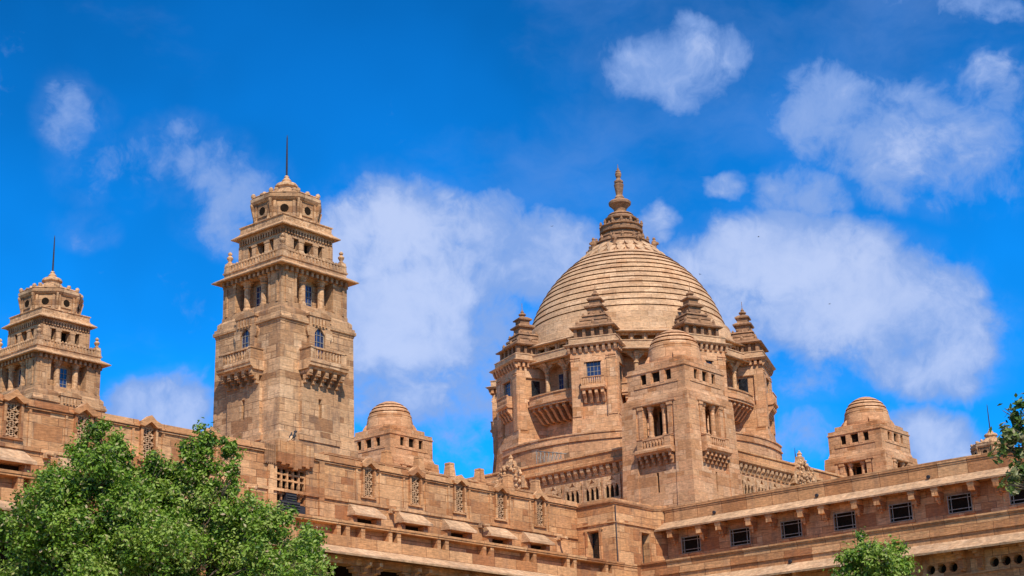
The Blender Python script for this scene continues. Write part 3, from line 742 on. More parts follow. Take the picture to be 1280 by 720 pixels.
    f.lathe([(2.95, 50.3), (2.8, 50.8), (2.6, 50.85), (2.5, 51.15), (2.62, 51.2), (2.55, 51.35), (2.2, 51.45), (2.05, 51.75), (2.15, 51.8), (2.1, 51.95), (1.95, 52.0), (1.75, 52.1), (1.70, 52.3), (2.0, 52.36), (2.02, 52.55), (1.85, 52.6), (1.85, 52.85), (1.98, 52.9),
             (1.98, 53.0), (1.45, 53.05), (1.3, 53.1), (1.28, 53.55), (1.5, 53.65), (1.52, 53.8), (1.25, 54.0), (1.1, 54.05), (1.2, 54.15), (1.05, 54.3), (.7, 54.35), (.6, 54.45), (.55, 54.6), (.62, 54.85),
             (.85, 55.1), (1.02, 55.25), (1.05, 55.45), (.92, 55.6), (.6, 55.75), (.42, 55.85), (.45, 55.95), (.36, 56.1), (.3, 56.2), (.34, 56.5), (.44, 57.1), (.46, 57.25), (.34, 57.35), (.42, 57.45), (.42, 57.6), (.25, 57.75),
             (.18, 57.9), (.27, 58.1), (.30, 58.35), (.22, 58.5), (.26, 58.58), (.1, 58.75), (.12, 58.85), (.03, 58.95), (.02, 59.3), (0, 59.32)], 24)
    f.build('finial', 'dark_carved_stone', RT)
    for n, r, z, s_ in ((14, 1.92, 53.0, .8), (14, 2.4, 51.35, .9), (16, 1.45, 53.0, .7)):
        for k in range(n):
            f = MB(); a = 2*math.pi*(k+.5)/n
            f.lathe([(.16*s_, z-.1), (.14*s_, z+.12*s_), (.19*s_, z+.25*s_), (.12*s_, z+.42*s_), (.13*s_, z+.5*s_), (0, z+.62*s_)], 7, r*math.cos(a), r*math.sin(a))
            f.build('finial_knob', 'dark_carved_stone', RT)
    for k in range(8):
        a = R(22.5+45*k); m = MB(); r = 3.02
        x, y = r*math.cos(a), r*math.sin(a)
        m.lathe([(.22, 50.2), (.20, 50.75), (.28, 50.95), (.24, 51.2), (.12, 51.35), (.16, 51.48), (.10, 51.6), (0, 51.65)], 8, x, y)
        m.lathe([(.12, 50.9), (.15, 51.05), (0, 51.2)], 6, x*1.1, y*1.1); m.build('guardian_statue', 'dark_carved_stone', RT)
    # heraldic carvings over the middle of each podium side
    for a in SIDES:
        m = MB().fr(0, 0, a); r5 = random.Random(5)
        m.box(-1.2, 1.2, 16.4, 17.0, 26.4, 27.6)
        m.uz([(-1.1, 27.6), (1.1, 27.6), (.85, 28.2), (.5, 28.35), (.35, 28.8), (-.35, 28.8), (-.5, 28.35), (-.85, 28.2)], 16.5, 16.9)
        m.lathe([(.24, 28.7), (.18, 28.95), (.24, 29.05), (.10, 29.2), (.08, 29.3), (0, 29.35)], 8, 0, 16.7)
        for i_ in range(70):
            u = r5.uniform(-1.25, 1.25); z = r5.uniform(26.4, 28.9-abs(u)*.9); s_ = r5.uniform(.07, .17)
            m.lathe([(s_*.5, z-s_), (s_, z-.3*s_), (s_*.9, z+.3*s_), (s_*.3, z+s_)], 7, u, r5.uniform(16.95, 17.12))
        m.box(-1.7, -1.35, 16.4, 17.1, 26.4, 27.4); m.box(1.35, 1.7, 16.4, 17.1, 26.4, 27.4)
        m.build('heraldic_carving', 'carved_stone', RT)
rotunda()

# ------------------------------------------------------------------ the long left wing (faces -Y)
YW, YP = 66.0, 62.25
LW = root('palace_wing', (60, YW, 0), 'long two-storey sandstone wing on the left with gabled lattice niches and a terrace above columns', 'palace wing')
OFF = (60, YW, 0)
NICH = [37.9, 41.8, 45.68, 49.56, 53.42, 64.94, 68.75, 72.57, 76.33, 80.12]
def left_wing():
    def M(): return MB(OFF).fr(0, 0, 0)
    D = lambda y: -y    # frame 0: d points to -Y
    m = M()
    holes = [(c-.40, c+.40, 19.15, 20.72) for c in NICH]+[(58.12, 60.22, 16.9, 20.0)]
    m.wall(20, 83.96, 0, 20.95, holes, D(YW), .8)
    m.box(20, 84.6, D(YW+14), D(YW+.8), 0, 20.5)
    m.build('wall', 'wall_stone', LW)
    # roof-line coping, broken by the niches
    c_ = M(); edges = [20]+[x for n in NICH for x in (n-.62, n+.62)]+[83.96]
    segs = []
    e = sorted(edges)
    for i in range(0, len(e), 2): segs.append((e[i], e[i+1]))
    for a, b in segs:
        parts = [(a, b)]
        if a < 59 < b: parts = [(a, 57.75), (60.75, b)]
        for (x0, x1) in parts:
            c_ = M(); c_.box(x0, x1, D(YW), D(YW-.10), 20.62, 20.72); c_.box(x0, x1, D(YW), D(YW-.16), 20.722, 20.80)
            c_.box(x0, x1, D(YW+.8), D(YW-.07), 20.802, 21.06); c_.build('coping', 'coping_stone', LW)
    pl = M()
    for n in NICH:
        for q in (-1, 1): pl.box(n+q*.86, n+q*1.0, D(YW), D(YW-.07), 18.75, 20.6)
    pl.box(20, 83.9, D(YW), D(YW-.10), 18.62, 18.78)
    for x in (57.6, 61.3): pl.box(x-.18, x+.18, D(YW), D(YW-.12), 16, 20.62)
    pl.build('wall_mouldings', 'wall_stone', LW)
    for n in NICH:
        f = M()
        for q in (-1, 1): f.box(n+q*.38, n+q*.52, D(YW+.1), D(YW-.15), 19.1, 20.78)
        f.box(n-.60, n+.60, D(YW+.05), D(YW-.12), 19.0, 19.10)
        f.uz([(n-.64, 20.78), (n-.40, 20.74), (n, 21.02), (n+.40, 20.74), (n+.64, 20.78), (n+.66, 20.98), (n+.30, 21.12), (n, 21.36), (n-.30, 21.12), (n-.66, 20.98)], D(YW+.2), D(YW-.28))
        fo = f.build('gabled_niche', 'coping_stone', LW)
        j = M(); j.box(n-.40, n+.40, D(YW+.78), D(YW+.34), 19.12, 20.9); j.build('niche_back', 'dark_interior', fo)
        j = M()
        for k in range(4):
            z = 19.15+.40*k
            def bar(a, b, w=.045):
                (u0, z0), (u1, z1) = a, b; L = math.hypot(u1-u0, z1-z0); nx, nz = -(z1-z0)/L*w, (u1-u0)/L*w
                j.uz([(u0+nx, z0+nz), (u1+nx, z1+nz), (u1-nx, z1-nz), (u0-nx, z0-nz)], D(YW+.12), D(YW+.02))
            bar((n-.4, z), (n+.4, z+.4)); bar((n-.4, z+.4), (n+.4, z))
            rr, N = .17, 10
            for t in range(N):
                a0, a1 = 2*math.pi*t/N, 2*math.pi*(t+1)/N
                bar((n+rr*math.cos(a0), z+.2+rr*math.sin(a0)), (n+rr*math.cos(a1), z+.2+rr*math.sin(a1)), .03)
        j.build('stone_lattice', 'pale_stone', fo)
    # large lattice window with its crest
    w = M(); x0, x1 = 58.12, 60.22
    w.box(x0, x1, D(YW+.75), D(YW+.5), 16.9, 20.0); w.build('lattice_back', 'dark_interior', LW)
    w = M()
    us = [x0, x0+.42, x0+.84, x0+1.26, x0+1.68, x1]
    for u in us: w.box(u-.05, u+.05, D(YW+.25), D(YW+.1), 18.1, 20.0)
    for z in (18.1, 18.55, 19.3, 19.62, 19.96): w.box(x0, x1, D(YW+.24), D(YW+.11), z-.05, z+.05)
    w.arch_fill(59.17, .21, 19.35, 19.95, D(YW+.24), D(YW+.12))
    w.build('lattice_window', 'coping_stone', LW)
    w = M(); w.box(58.3, 59.7, D(YW+.25), D(YW-.12), 16.8, 18.15); w.box(58.75, 59.5, D(YW+.25), D(YW-.05), 18.15, 18.62); w.box(59.74, 60.2, D(YW+.2), D(YW+.02), 16.8, 18.0)
    lo = w.build('air_cooler', 'iron', LW)
    w = M()
    for k in range(9): w.box(58.34, 59.66, D(YW-.12), D(YW-.17), 16.86+.145*k, 16.92+.145*k)
    for k in range(3): w.box(58.8, 59.45, D(YW-.05), D(YW-.1), 18.2+.13*k, 18.25+.13*k)
    w.build('louvres', 'grey_metal', lo)
    w = M()
    xs = [57.95+.29*k for k in range(10)]
    for k in range(9):
        a, b = xs[k], xs[k+1]; mid = abs(k-4)
        w.box(a+.015, b-.015, D(YW), D(YW-.26+.03*(mid % 2)), 20.2-(.34, .22, .06, .14, .02)[mid], 21.34+(.1 if mid < 2 else 0))
    w.uz([(57.9, 20.05), (60.6, 20.05), (60.6, 20.2), (57.9, 20.2)], D(YW), D(YW-.08))
    w.build('fluted_crest', 'coping_stone', LW)
    w = M(); w.box(57.15, 57.9, D(YW-.02), D(YW-.14), 20.0, 21.1)  # ribbed block standing for a patch of grey weathered stone
    for k in range(5): w.box(57.2+.14*k, 57.26+.14*k, D(YW-.14), D(YW-.18), 20.05, 21.05)
    w.build('weathered_patch', 'dark_carved_stone', LW)
    # canopies over the openings of the wall
    for cx, hw in ((36.0, 1.3), (41.0, 1.75), (45.4, 1.25), (52.6, 1.25), (64.38, 1.22), (68.2, 1.22), (72.04, 1.22), (75.72, 1.22), (79.35, 1.22)):
        cz = M(); pr_ = [(0, 18.56), (-.22, 18.46), (-.50, 18.20), (-.82, 17.94)]
        rows = []
        for i, (dy, z) in enumerate(pr_):
            f = .80+.20*(i/3)**1.6; rows.append([cz.p(cx-hw*f, D(YW+dy), z), cz.p(cx+hw*f, D(YW+dy), z)])
        low = [cz.p(cx-hw, D(YW-.82), 17.80), cz.p(cx+hw, D(YW-.82), 17.80), cz.p(cx+hw*.9, D(YW), 17.86), cz.p(cx-hw*.9, D(YW), 17.86)]
        for a, b in zip(rows[:-1], rows[1:]): cz.face((a[0], a[1], b[1], b[0]))
        cz.face((rows[3][0], rows[3][1], low[1], low[0])); cz.face(low)
        cz.face((rows[0][0], rows[1][0], rows[2][0], rows[3][0], low[0], low[3])); cz.face((rows[0][1], rows[1][1], rows[2][1], rows[3][1], low[1], low[2]))
        co = cz.build('canopy', 'pale_stone', LW)
        for q in (-1, 1):
            cb = M(); cb.box(cx+q*(hw-.45), cx+q*(hw-.12), D(YW), D(YW-.5), 17.4, 17.81); cb.build('bracket', 'wall_stone', co)
        cd_ = M(); cd_.box(cx-hw+.46, cx+hw-.46, D(YW), D(YW-.03), 16.2, 17.79); cd_.build('dark_opening', 'dark_interior', co)
    for x in (43.7, 56.0, 66.7, 74.4, 81.9):
        s_ = M(); s_.box(x-.16, x+.16, D(YW), D(YW-.25), 18.35, 18.62); s_.tube([(x, D(YW-.2), 18.50), (x, D(YW-.78), 18.42)], .09, 8)
        s_.build('water_spout', 'carved_stone', LW)
    # roof parapet with tapering piers, set back
    r_ = M(); r_.box(62.9, 84.3, D(67.95), D(67.5), 20.4, 21.55); r_.box(62.9, 84.3, D(68.0), D(67.42), 21.55, 21.68)
    r_.build('roof_parapet', 'wall_stone', LW)
    for k in range(6):
        x = 68.05+2.745*k; r_ = M(); r_.frust(x, D(67.6), .32, .30, 21.3, .21, .20, 22.38); r_.frust(x, D(67.6), .235, .22, 22.38, .21, .20, 22.5)
        r_.build('roof_pier', 'coping_stone', LW)
    # terrace
    t = M()
    t.box(20, 85.3, D(YW), D(YP+.32), 15.4, 15.7)
    t.box(20, 82.75, D(YP+.32), D(YP), 15.1, 15.88)
    t.box(20, 82.75, D(YP+.56), D(YP+.32), 15.78, 15.88); t.box(20, 85.2, D(YP+.56), D(YP+.46), 15.88, 16.44)
    t.box(20, 85.14, D(YP+.58), D(YP-.05), 16.44, 16.54); t.box(20, 85.1, D(YP+.62), D(YP-.09), 16.542, 16.66)
    t.box(82.75, 85.2, D(YP+.32), D(YP), 15.1, 16.44)
    t.build('terrace_parapet', 'coping_stone', LW)
    posts = []
    for b_ in [63.27+3.815*k for k in range(-11, 6)]:
        if b_ > 22: posts += [b_-.33, b_+.33]
    posts += [60.9]
    for x in posts:
        t = M(); t.box(x-.14, x+.14, D(YP+.46), D(YP+.01), 15.882, 16.438); t.build('parapet_post', 'coping_stone', LW)
    t = M(); t.dz([(D(YW-2.6), 15.1), (D(YP-.82), 14.74), (D(YP-.84), 14.84), (D(YP-.2), 15.16), (D(YP), 15.30), (D(YP+.3), 15.30)], 20, 84.45)
    t.build('sloping_eave', 'pale_stone', LW)
    t = M(); t.box(20, 85.3, D(YP+.9), D(YP+.12), 14.45, 15.08); t.box(20, 85.3, D(YP+.8), D(YP+.04), 14.72, 14.84)
    t.build('lintel', 'wall_stone', LW)
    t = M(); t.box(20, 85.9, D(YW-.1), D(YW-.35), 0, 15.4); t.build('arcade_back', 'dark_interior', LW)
    for k in range(-10, 6):
        x = 65.2+3.78*k
        if x < 22: continue
        c = M()
        for q in (-.42, .42):
            c.frust(x+q, D(YP+.45), .17, .17, 0, .15, .15, 13.9); c.box(x+q-.2, x+q+.2, D(YP+.66), D(YP+.24), 13.5, 13.62)
        c.box(x-.68, x+.68, D(YP+.7), D(YP+.2), 13.9, 14.12); c.box(x-.95, x+.95, D(YP+.68), D(YP+.22), 14.12, 14.3); c.box(x-1.15, x+1.15, D(YP+.66), D(YP+.24), 14.3, 14.46)
        for q in (-.42, .42): c.dz([(D(YP+.2), 14.0), (D(YP-.1), 14.1), (D(YP-.1), 14.3), (D(YP-.4), 14.42), (D(YP-.4), 14.6), (D(YP+.2), 14.8)], x+q-.12, x+q+.12)
        c.build('bracketed_column', 'coping_stone', LW)
left_wing()
bird_root = root('carved_bird', (59.2, YW-.05, 21.4), 'small weathered bird figure perched on the fluted crest of the lattice window', 'statue')
def carved_bird():
    m = MB().fr(0, 0, 0)
    m.tube([(-.42, .0, .02), (-.2, 0, .10), (-.02, 0, .26), (.08, 0, .42), (.10, 0, .56)], [.05, .12, .17, .12, .06], 10)
    m.build('body', 'pale_stone', bird_root)
    for q in (-1, 1):
        m = MB().fr(0, 0, 0); m.tube([(-.22, q*.10, .12), (-.06, q*.15, .32), (.02, q*.13, .62)], [.03, .09, .02], 8); m.build('wing', 'feather', bird_root)
    m = MB().fr(0, 0, 0); m.tube([(.09, 0, .52), (.13, 0, .62), (.2, 0, .66), (.29, 0, .63)], [.06, .08, .06, .015], 8); m.build('head', 'feather', bird_root)
carved_bird()

# ------------------------------------------------------------------ corner block between the wings
CB = root('corner_block', (86, 66, 0), 'projecting corner block with two tall narrow windows where the wings meet', 'building')
def corner_block():
    O = (86, 66, 0)
    def M(a=0): return MB(O).fr(0, 0, a)
    m = M()
    # front (-Y) face at y=63, x 83.95..88.3 ; side (-X) face at x=83.95
    m.wall(84.652, 88.3, 0, 20.95, [(86.82, 87.68, 16.6, 18.95)], -63.0, .7)
    m.fr(0, 0, -90)   # u -> -y, d -> -x
    m.wall(-65.99, -63.0, 0, 20.95, [(-65.15, -64.2, 16.6, 18.95)], -83.95, .7)
    m.fr(0, 0, 0)
    m.box(84.7, 90.5, -75, -63.75, 0, 20.3)
    m.hexa([(88.3, -63.6, 0), (88.3, -63, 0), (89.25, -62.55, 0), (89.9, -63.2, 0)], [(88.3, -63.6, 20.95), (88.3, -63, 20.95), (89.25, -62.55, 20.95), (89.9, -63.2, 20.95)])
    m.build('wall', 'wall_stone', CB)
    c = M()
    for z0, z1, o in ((20.58, 20.66, .08), (20.66, 20.73, .13), (19.36, 19.44, .09)):
        c.box(83.95-o, 88.3, -63, -63+o, z0, z1-.002); c.box(83.95-o, 83.95, -65.99, -63, z0, z1-.002)
        c.hexa([(88.3, -63, z0), (88.3, -63+o, z0), (89.3, -62.55+o, z0), (89.3, -62.6, z0)], [(88.3, -63, z1), (88.3, -63+o, z1), (89.3, -62.55+o, z1), (89.3, -62.6, z1)])
    c.build('string_courses', 'coping_stone', CB)
    f = M(); f.box(86.70, 86.82, -63, -62.94, 16.6, 19.0); f.box(87.68, 87.80, -63, -62.94, 16.6, 19.0); f.box(86.66, 87.84, -63, -62.92, 19.0, 19.12); f.build('window_surround', 'coping_stone', CB)
    f = M(-90); f.box(-65.3, -65.15, -83.95, -83.87, 16.6, 19.0); f.box(-64.2, -64.02, -83.95, -83.87, 16.6, 19.0); f.box(-65.4, -63.9, -83.95, -83.86, 19.0, 19.14)
    f.build('window_surround', 'coping_stone', CB)
    for fr, a in ((0, (86.82, 87.68, -63.52)), (-90, (-65.15, -64.2, -84.45))):
        w = M(fr); w.box(a[0], a[1], a[2]-.05, a[2], 16.6, 18.95); wo = w.build('window', 'dark_glass', CB)
        w = M(fr); win_bars(w, (a[0]+a[1])/2, (a[1]-a[0])/2, 16.6, 18.95, a[2]+.01, 1, 2); w.build('frame', 'grey_metal', wo)
    d = M(); d.tube([(84.05, -62.9, 20.5), (84.12, -62.9, 0)], .035, 6); d.build('downpipe', 'iron', CB)
corner_block()

# ------------------------------------------------------------------ the right wing (faces -X)
XW, XP = 89.0, 85.2
RW = root('palace_wing', (XW, 40, 0), 'right-hand sandstone wing with barred rectangular windows under a long eave, round vents below', 'palace wing')
def right_wing():
    O = (XW, 40, 0)
    def M(): return MB(O).fr(0, 0, -90)     # u = -y , d = -x
    U = lambda y: -y
    u0, u1 = U(62.55), U(6.0)
    m = M()
    wc = [60.66, 56.87, 53.08, 49.31, 45.52, 41.73, 37.92, 34.1, 30.3, 26.5, 22.7, 18.9, 15.1, 11.3]
    m.wall(u0, u1, 15.4, 19.6, [(U(y+.75), U(y-.75), 17.62, 18.68) for y in wc], -(XW+.14), .5)
    m.box(u0, u1, -(XW+10), -(XW+.64), 0, 20.0)
    m.build('upper_wall', 'wall_stone', RW)
    p = M(); p.box(u0, u1, -(XW+.64), -XW, 19.6, 20.48); p.box(u0, u1, -(XW+.64), -(XW-.035), 20.482, 20.60); p.box(u0-.05, u1, -(XW+.64), -(XW-.08), 20.602, 20.79)
    p.build('upper_parapet', 'coping_stone', RW)
    e = M(); e.dz([(-(XW+.2), 19.42), (-(XW-.80), 19.16), (-(XW-.83), 19.26), (-(XW-.35), 19.50), (-XW, 19.80), (-(XW+.2), 19.80)], u0-.35, u1)
    e.build('upper_eave', 'pale_stone', RW)
    for y in wc:
        w = M(); w.box(U(y+.75), U(y-.75), -(XW+.36), -(XW+.30), 17.62, 18.68); wo = w.build('window', 'dark_interior', RW)
        f = M()
        a, b = U(y+.75), U(y-.75)
        f.box(a, a+.04, -(XW+.12), -(XW+.06), 17.62, 18.68); f.box(b-.04, b, -(XW+.12), -(XW+.06), 17.62, 18.68)
        f.box(a, b, -(XW+.125), -(XW+.065), 18.64, 18.68); f.box(a, b, -(XW+.125), -(XW+.065), 17.62, 17.66)
        for u in (a+.22, b-.22): f.box(u-.018, u+.018, -(XW+.12), -(XW+.07), 17.66, 18.64)
        for z in (17.84, 18.46): f.box(a+.04, b-.04, -(XW+.115), -(XW+.075), z-.018, z+.018)
        f.build('frame', 'window_paint', wo)
        s_ = M(); s_.box(a-.12, b+.12, -(XW+.14), -(XW+.08), 17.46, 17.60); s_.box(a-.08, a, -(XW+.14), -(XW+.08), 17.6, 18.74); s_.box(b, b+.08, -(XW+.14), -(XW+.08), 17.6, 18.74)
        s_.build('sill', 'wall_stone', wo)
        for q in (-1.14, 1.14):
            c = M(); u = U(y+q)
            c.box(u-.22, u+.22, -(XW+.14), -(XW-.72), 18.98, 19.2); c.box(u-.18, u+.18, -(XW+.14), -(XW-.70), 18.66, 18.978); c.box(u-.15, u+.15, -(XW+.14), -(XW-.36), 18.44, 18.658)
            c.lathe([(.02, 18.22), (.11, 18.3), (.12, 18.438)], 8, u, -(XW-.16))
            c.build('eave_bracket', 'coping_stone', RW)
    for y in (58.62, 51.0, 43.45, 35.9, 28.3):
        h = M(); h.tube([(U(y), -(XW+.2), 19.98), (U(y), -(XW-.12), 19.94)], .11, 10); h.build('water_spout', 'iron', RW)
    # lower terrace
    a0 = U(62.0); t = M()
    t.box(a0, u1, -(XW+.2), -(XP+.35), 15.5, 15.8)
    t.box(a0, u1, -(XP+.35), -XP, 15.2, 16.5); t.box(U(62.2), u1, -(XP+.4), -(XP-.07), 16.502, 16.58); t.box(U(62.2), u1, -(XP+.45), -(XP-.12), 16.582, 16.68)
    t.box(a0, u1, -(XP+.3), -(XP-.06), 15.86, 15.93); t.box(a0, u1, -(XP+.3), -(XP-.10), 15.78, 15.858)
    t.build('terrace_parapet', 'coping_stone', RW)
    e = M(); e.dz([(-(XP+.5), 14.95), (-(XP-.82), 14.74), (-(XP-.85), 14.85), (-(XP-.3), 15.16), (-XP, 15.42), (-(XP+.2), 15.42)], U(61.6), u1)
    e.build('lower_eave', 'pale_stone', RW)
    for y in (51.0, 43.45, 35.9):
        h = M(); h.tube([(U(y), -(XP+.1), 15.55), (U(y), -(XP-.12), 15.52)], .11, 10); h.build('water_spout', 'iron', RW)
    w = M(); hc = []
    ys = [41.65-3.8*k+19.0 for k in range(14)]
    for y in ys:
        for q in (-.68, 0, .68): hc.append((U(y)+q, 14.07))
    w.wall(a0, u1, 0, 15.2, [(u-.33, u+.33, z-.33, z+.33) for u, z in hc], -(XP+.5), .5)
    for u, z in hc: w.circ_hole(u, z, .27, .33, -(XP+1.0), -(XP+.5))
    w.box(a0, u1, -(XP+.5), -(XP+.42), 13.55, 13.66)
    w.build('lower_wall', 'wall_stone', RW)
    w = M(); w.box(a0, u1, -(XP+1.06), -(XP+1.01), 13.6, 14.5); w.build('round_vents_back', 'dark_interior', RW)
    for y in ys:
        for q in (-1.35, 1.35):
            c = M(); u = U(y+q)
            c.box(u-.16, u+.16, -(XP+.5), -(XP-.35), 14.6, 14.88); c.box(u-.14, u+.14, -(XP+.5), -(XP-.1), 14.4, 14.598); c.box(u-.15, u+.15, -(XP+.5), -(XP+.1), 13.9, 14.398); c.box(u-.11, u+.11, -(XP+.5), -(XP-.02), 13.75, 13.898)
            c.build('eave_bracket', 'coping_stone', RW)
right_wing()

# palace body behind the wings
PB = root('rear_palace_block', (108, 84, 0), 'flat-roofed sandstone body of the palace joining the towers behind the wings', 'building')
b = MB((108, 84, 0)); b.box(64, 175, -110, -68.1, 0, 20.2); b.build('block', 'wall_stone', PB)
b = MB((108, 84, 0)); b.box(99.8, 140, -67.0, -64.5, 0, 20.6); b.box(124, 150, -72, -64.5, 20.6, 24.0); b.build('cross_range', 'wall_stone', PB)

# podium side railing and a lone rod
rl = root('metal_railing', (99.6, 80.5, 28.0), 'bent grey metal railing panels leaning behind the podium parapet left of the front turret', 'railing')
def railing():
    m = MB((99.6, 80.5, 28.0)).fr(0, 0, -90)
    for k in range(7):
        y = 82.3-.42*k; z0, z1 = 27.35, 29.45-.09*k
        m.tube([(-y, -99.9, z0), (-y-.08, -99.9, z1)], .035, 5)
        if k < 6:
            m.tube([(-y, -99.9, 27.9), (-y+.42, -99.9, z1-.1)], .022, 5); m.tube([(-y, -99.9, z1-.1), (-y+.42, -99.9, 27.9)], .022, 5)
    m.tube([(-82.3, -99.9, 29.4), (-79.3, -99.9, 28.7)], .04, 5)
    m.build('railing_panel', 'rail_metal', rl)
railing()
rod = root('lightning_rod', (119.95, 70.5, 27.3), 'thin dark rod standing alone right of the great dome, left of the carved gable', 'rod')
m = MB(); m.lathe([(.2, 0), (.2, .25), (.05, .3), (.045, 2.6), (.015, 3.35)], 8); m.build('rod', 'iron', rod)

# ------------------------------------------------------------------ repeats of towers and turrets
for loc, lab in (((64.2, 97.35, 0), 'second square sandstone tower, cut by the left edge of the view above the wing roof'),
                 ((166.4, 73.5, 0), 'farthest square tower, only its roof and rod showing above the right wing')):
    c = copy_tree(tower_main); c.location = loc; c['label'] = lab
for loc, lab in (((100.6, 99.5, 0), 'small domed turret just right of the largest tower, left of the great dome'),
                 ((131.3, 69.5, 0), 'small domed turret standing alone right of the great dome above the right wing roof')):
    c = copy_tree(turret_front); c.location = loc; c['label'] = lab

# ------------------------------------------------------------------ trees
def leaf_cloud(name, clumps, per, leaf, mat, parent, seed, off, spread=1.0, droop=0.25):
    r = random.Random(seed); V = []; Fc = []; T = []
    for (x, y, z, rad, tone) in clumps:
        n = int(per*(rad**2.0))
        nsub = max(4, int(26*rad))
        subs = []
        for _ in range(nsub):
            d = Vector((r.gauss(0, 1), r.gauss(0, 1), r.gauss(0, .8))).normalized()*rad*r.uniform(.15, 1.15)
            subs.append((d, r.uniform(.16, .50)*min(1.0, rad+.2), r.uniform(-.30, .30)))
        for _ in range(n):
            sd, sr, stn = subs[int(r.random()*nsub)]
            d = Vector((r.gauss(0, 1), r.gauss(0, 1), r.gauss(0, 1))).normalized()
            c = Vector((x, y, z))+sd+d*sr*(r.random()**.6*(1.0 if r.random() < .8 else 1.7))
            c.z -= droop*r.random()*sr
            s = leaf*r.uniform(.6, 1.35)
            nrm = (d+Vector((r.gauss(0, .7), r.gauss(0, .7), r.gauss(.5, .7)))).normalized()
            a = nrm.cross(Vector((r.gauss(0, 1), r.gauss(0, 1), r.gauss(0, 1)))).normalized(); b2 = nrm.cross(a)
            a = a*s*.5; b2 = b2*s*.26; k = len(V)
            cen = c-Vector(off)
            for q in (cen-a, cen-a*.1+b2+nrm*s*.06, cen+a, cen-a*.1-b2+nrm*s*.06): V.append(tuple(q))
            Fc.append((k, k+1, k+2)); Fc.append((k, k+2, k+3))
            t = min(1, max(0, tone+.06+stn+r.gauss(0, .15)))
            if r.random() < .07: t = r.uniform(.85, 1.0)
            elif t > .8: t = .8
            T += [t, t]
    me = bpy.data.meshes.new(name); me.from_pydata(V, [], Fc)
    at = me.attributes.new('tone', 'FLOAT', 'FACE'); at.data.foreach_set('value', T)
    me.materials.append(MAT[mat]); o = bpy.data.objects.new(name, me); COL.objects.link(o); o.parent = parent
    return o
def tree(name, base, h0, clumps, label, per, leaf, mat, seed, trunk_r=.25):
    T = root(name, base, label, 'tree')
    r = random.Random(seed); tr = MB(base); top = Vector((base[0], base[1], h0))
    f = lambda v: (v.x, -v.y, v.z)      # frame 0 has d = -y
    tr.tube([f(Vector(base)), f(Vector((base[0]+.1, base[1], h0*.5))), f(top)], [trunk_r*1.25, trunk_r, trunk_r*.75], 12)
    tr.build('trunk', 'bark', T)
    lm = MB(base)
    for (x, y, z, rad, t) in clumps:
        e = Vector((x, y, z)); mid = top.lerp(e, .5)+Vector((r.uniform(-.3, .3), r.uniform(-.3, .3), .25))
        lm.tube([f(top-Vector((0, 0, r.uniform(0, .8)))), f(mid), f(e)], [.045, .022, .008], 5)
        for _ in range(4):
            q = e+Vector((r.gauss(0, 1), r.gauss(0, 1), r.gauss(0, .8))).normalized()*rad*.9
            lm.tube([f(mid.lerp(e, .7)), f(q)], [.014, .005], 4)
    lm.build('limbs', 'bark', T)
    leaf_cloud('crown', clumps, per, leaf, mat, T, seed+1, base)
    return T
def world(x, z, depth_off, dist):
    """crown position: x metres to the right of the view heading, height z, at a distance"""
    fx, fy = math.cos(R(40.177)), math.sin(R(40.177))
    d = dist+depth_off
    return (fx*d+fy*x, fy*d-fx*x, z)
# crown plan of the big tree: (offset right, height, radius, tone)
CL = [(-9.9, 11.0, .45, .42), (-9.5, 10.5, .5, .5), (-10.1, 10.2, .6, .45), (-9.0, 11.0, .35, .45), (-11.4, 12.0, .42, .40), (-11.25, 11.4, .60, .45), (-11.9, 11.2, .50, .42), (-10.8, 11.5, .40, .45), (-10.75, 10.95, .55, .38), (-12.35, 10.75, .5, .42), (-12.9, 10.35, .5, .40), (-13.4, 9.95, .5, .36),
      (-12.2, 10.1, .75, .5), (-11.2, 10.3, .75, .36), (-10.2, 10.5, .6, .42), (-9.7, 10.9, .5, .5), (-9.1, 10.6, .55, .55), (-8.75, 11.35, .38, .48), (-8.35, 11.72, .38, .4), (-7.9, 11.55, .36, .38), (-8.55, 10.9, .45, .5),
      (-7.75, 11.0, .22, .3), (-7.72, 10.6, .18, .3), (-8.3, 10.2, .55, .52), (-9.2, 9.8, .8, .55), (-10.3, 9.6, .8, .45), (-11.5, 9.4, .85, .4), (-12.6, 9.2, .8, .42), (-13.6, 9.2, .6, .3), (-14.0, 9.6, .35, .35),
      (-7.6, 9.7, .55, .55), (-7.0, 9.55, .5, .6), (-6.4, 9.45, .42, .5), (-7.9, 9.1, .7, .6), (-6.9, 8.9, .65, .62), (-6.0, 9.0, .5, .5), (-5.55, 8.85, .38, .42), (-5.5, 8.35, .5, .5), (-6.2, 8.3, .6, .6),
      (-8.8, 8.8, .8, .65), (-9.9, 8.7, .85, .6), (-11.0, 8.6, .85, .5), (-12.1, 8.4, .85, .5), (-13.2, 8.3, .8, .5), (-14.1, 8.2, .6, .55), (-14.6, 7.6, .7, .6), (-7.5, 8.1, .8, .62), (-8.9, 7.9, .9, .68), (-10.3, 7.8, .9, .62),
      (-11.6, 7.6, .9, .55), (-13.0, 7.4, .9, .6), (-5.8, 7.7, .6, .55), (-6.8, 7.3, .8, .5), (-8.2, 7.0, .9, .5), (-9.7, 6.9, .9, .5), (-11.2, 6.8, .9, .5), (-12.7, 6.6, .9, .5), (-14.1, 6.6, .8, .5),
      (-9.0, 6.1, .9, .5), (-10.5, 6.0, .9, .45), (-12.0, 5.9, .9, .5)]
r9 = random.Random(3)
cl = []
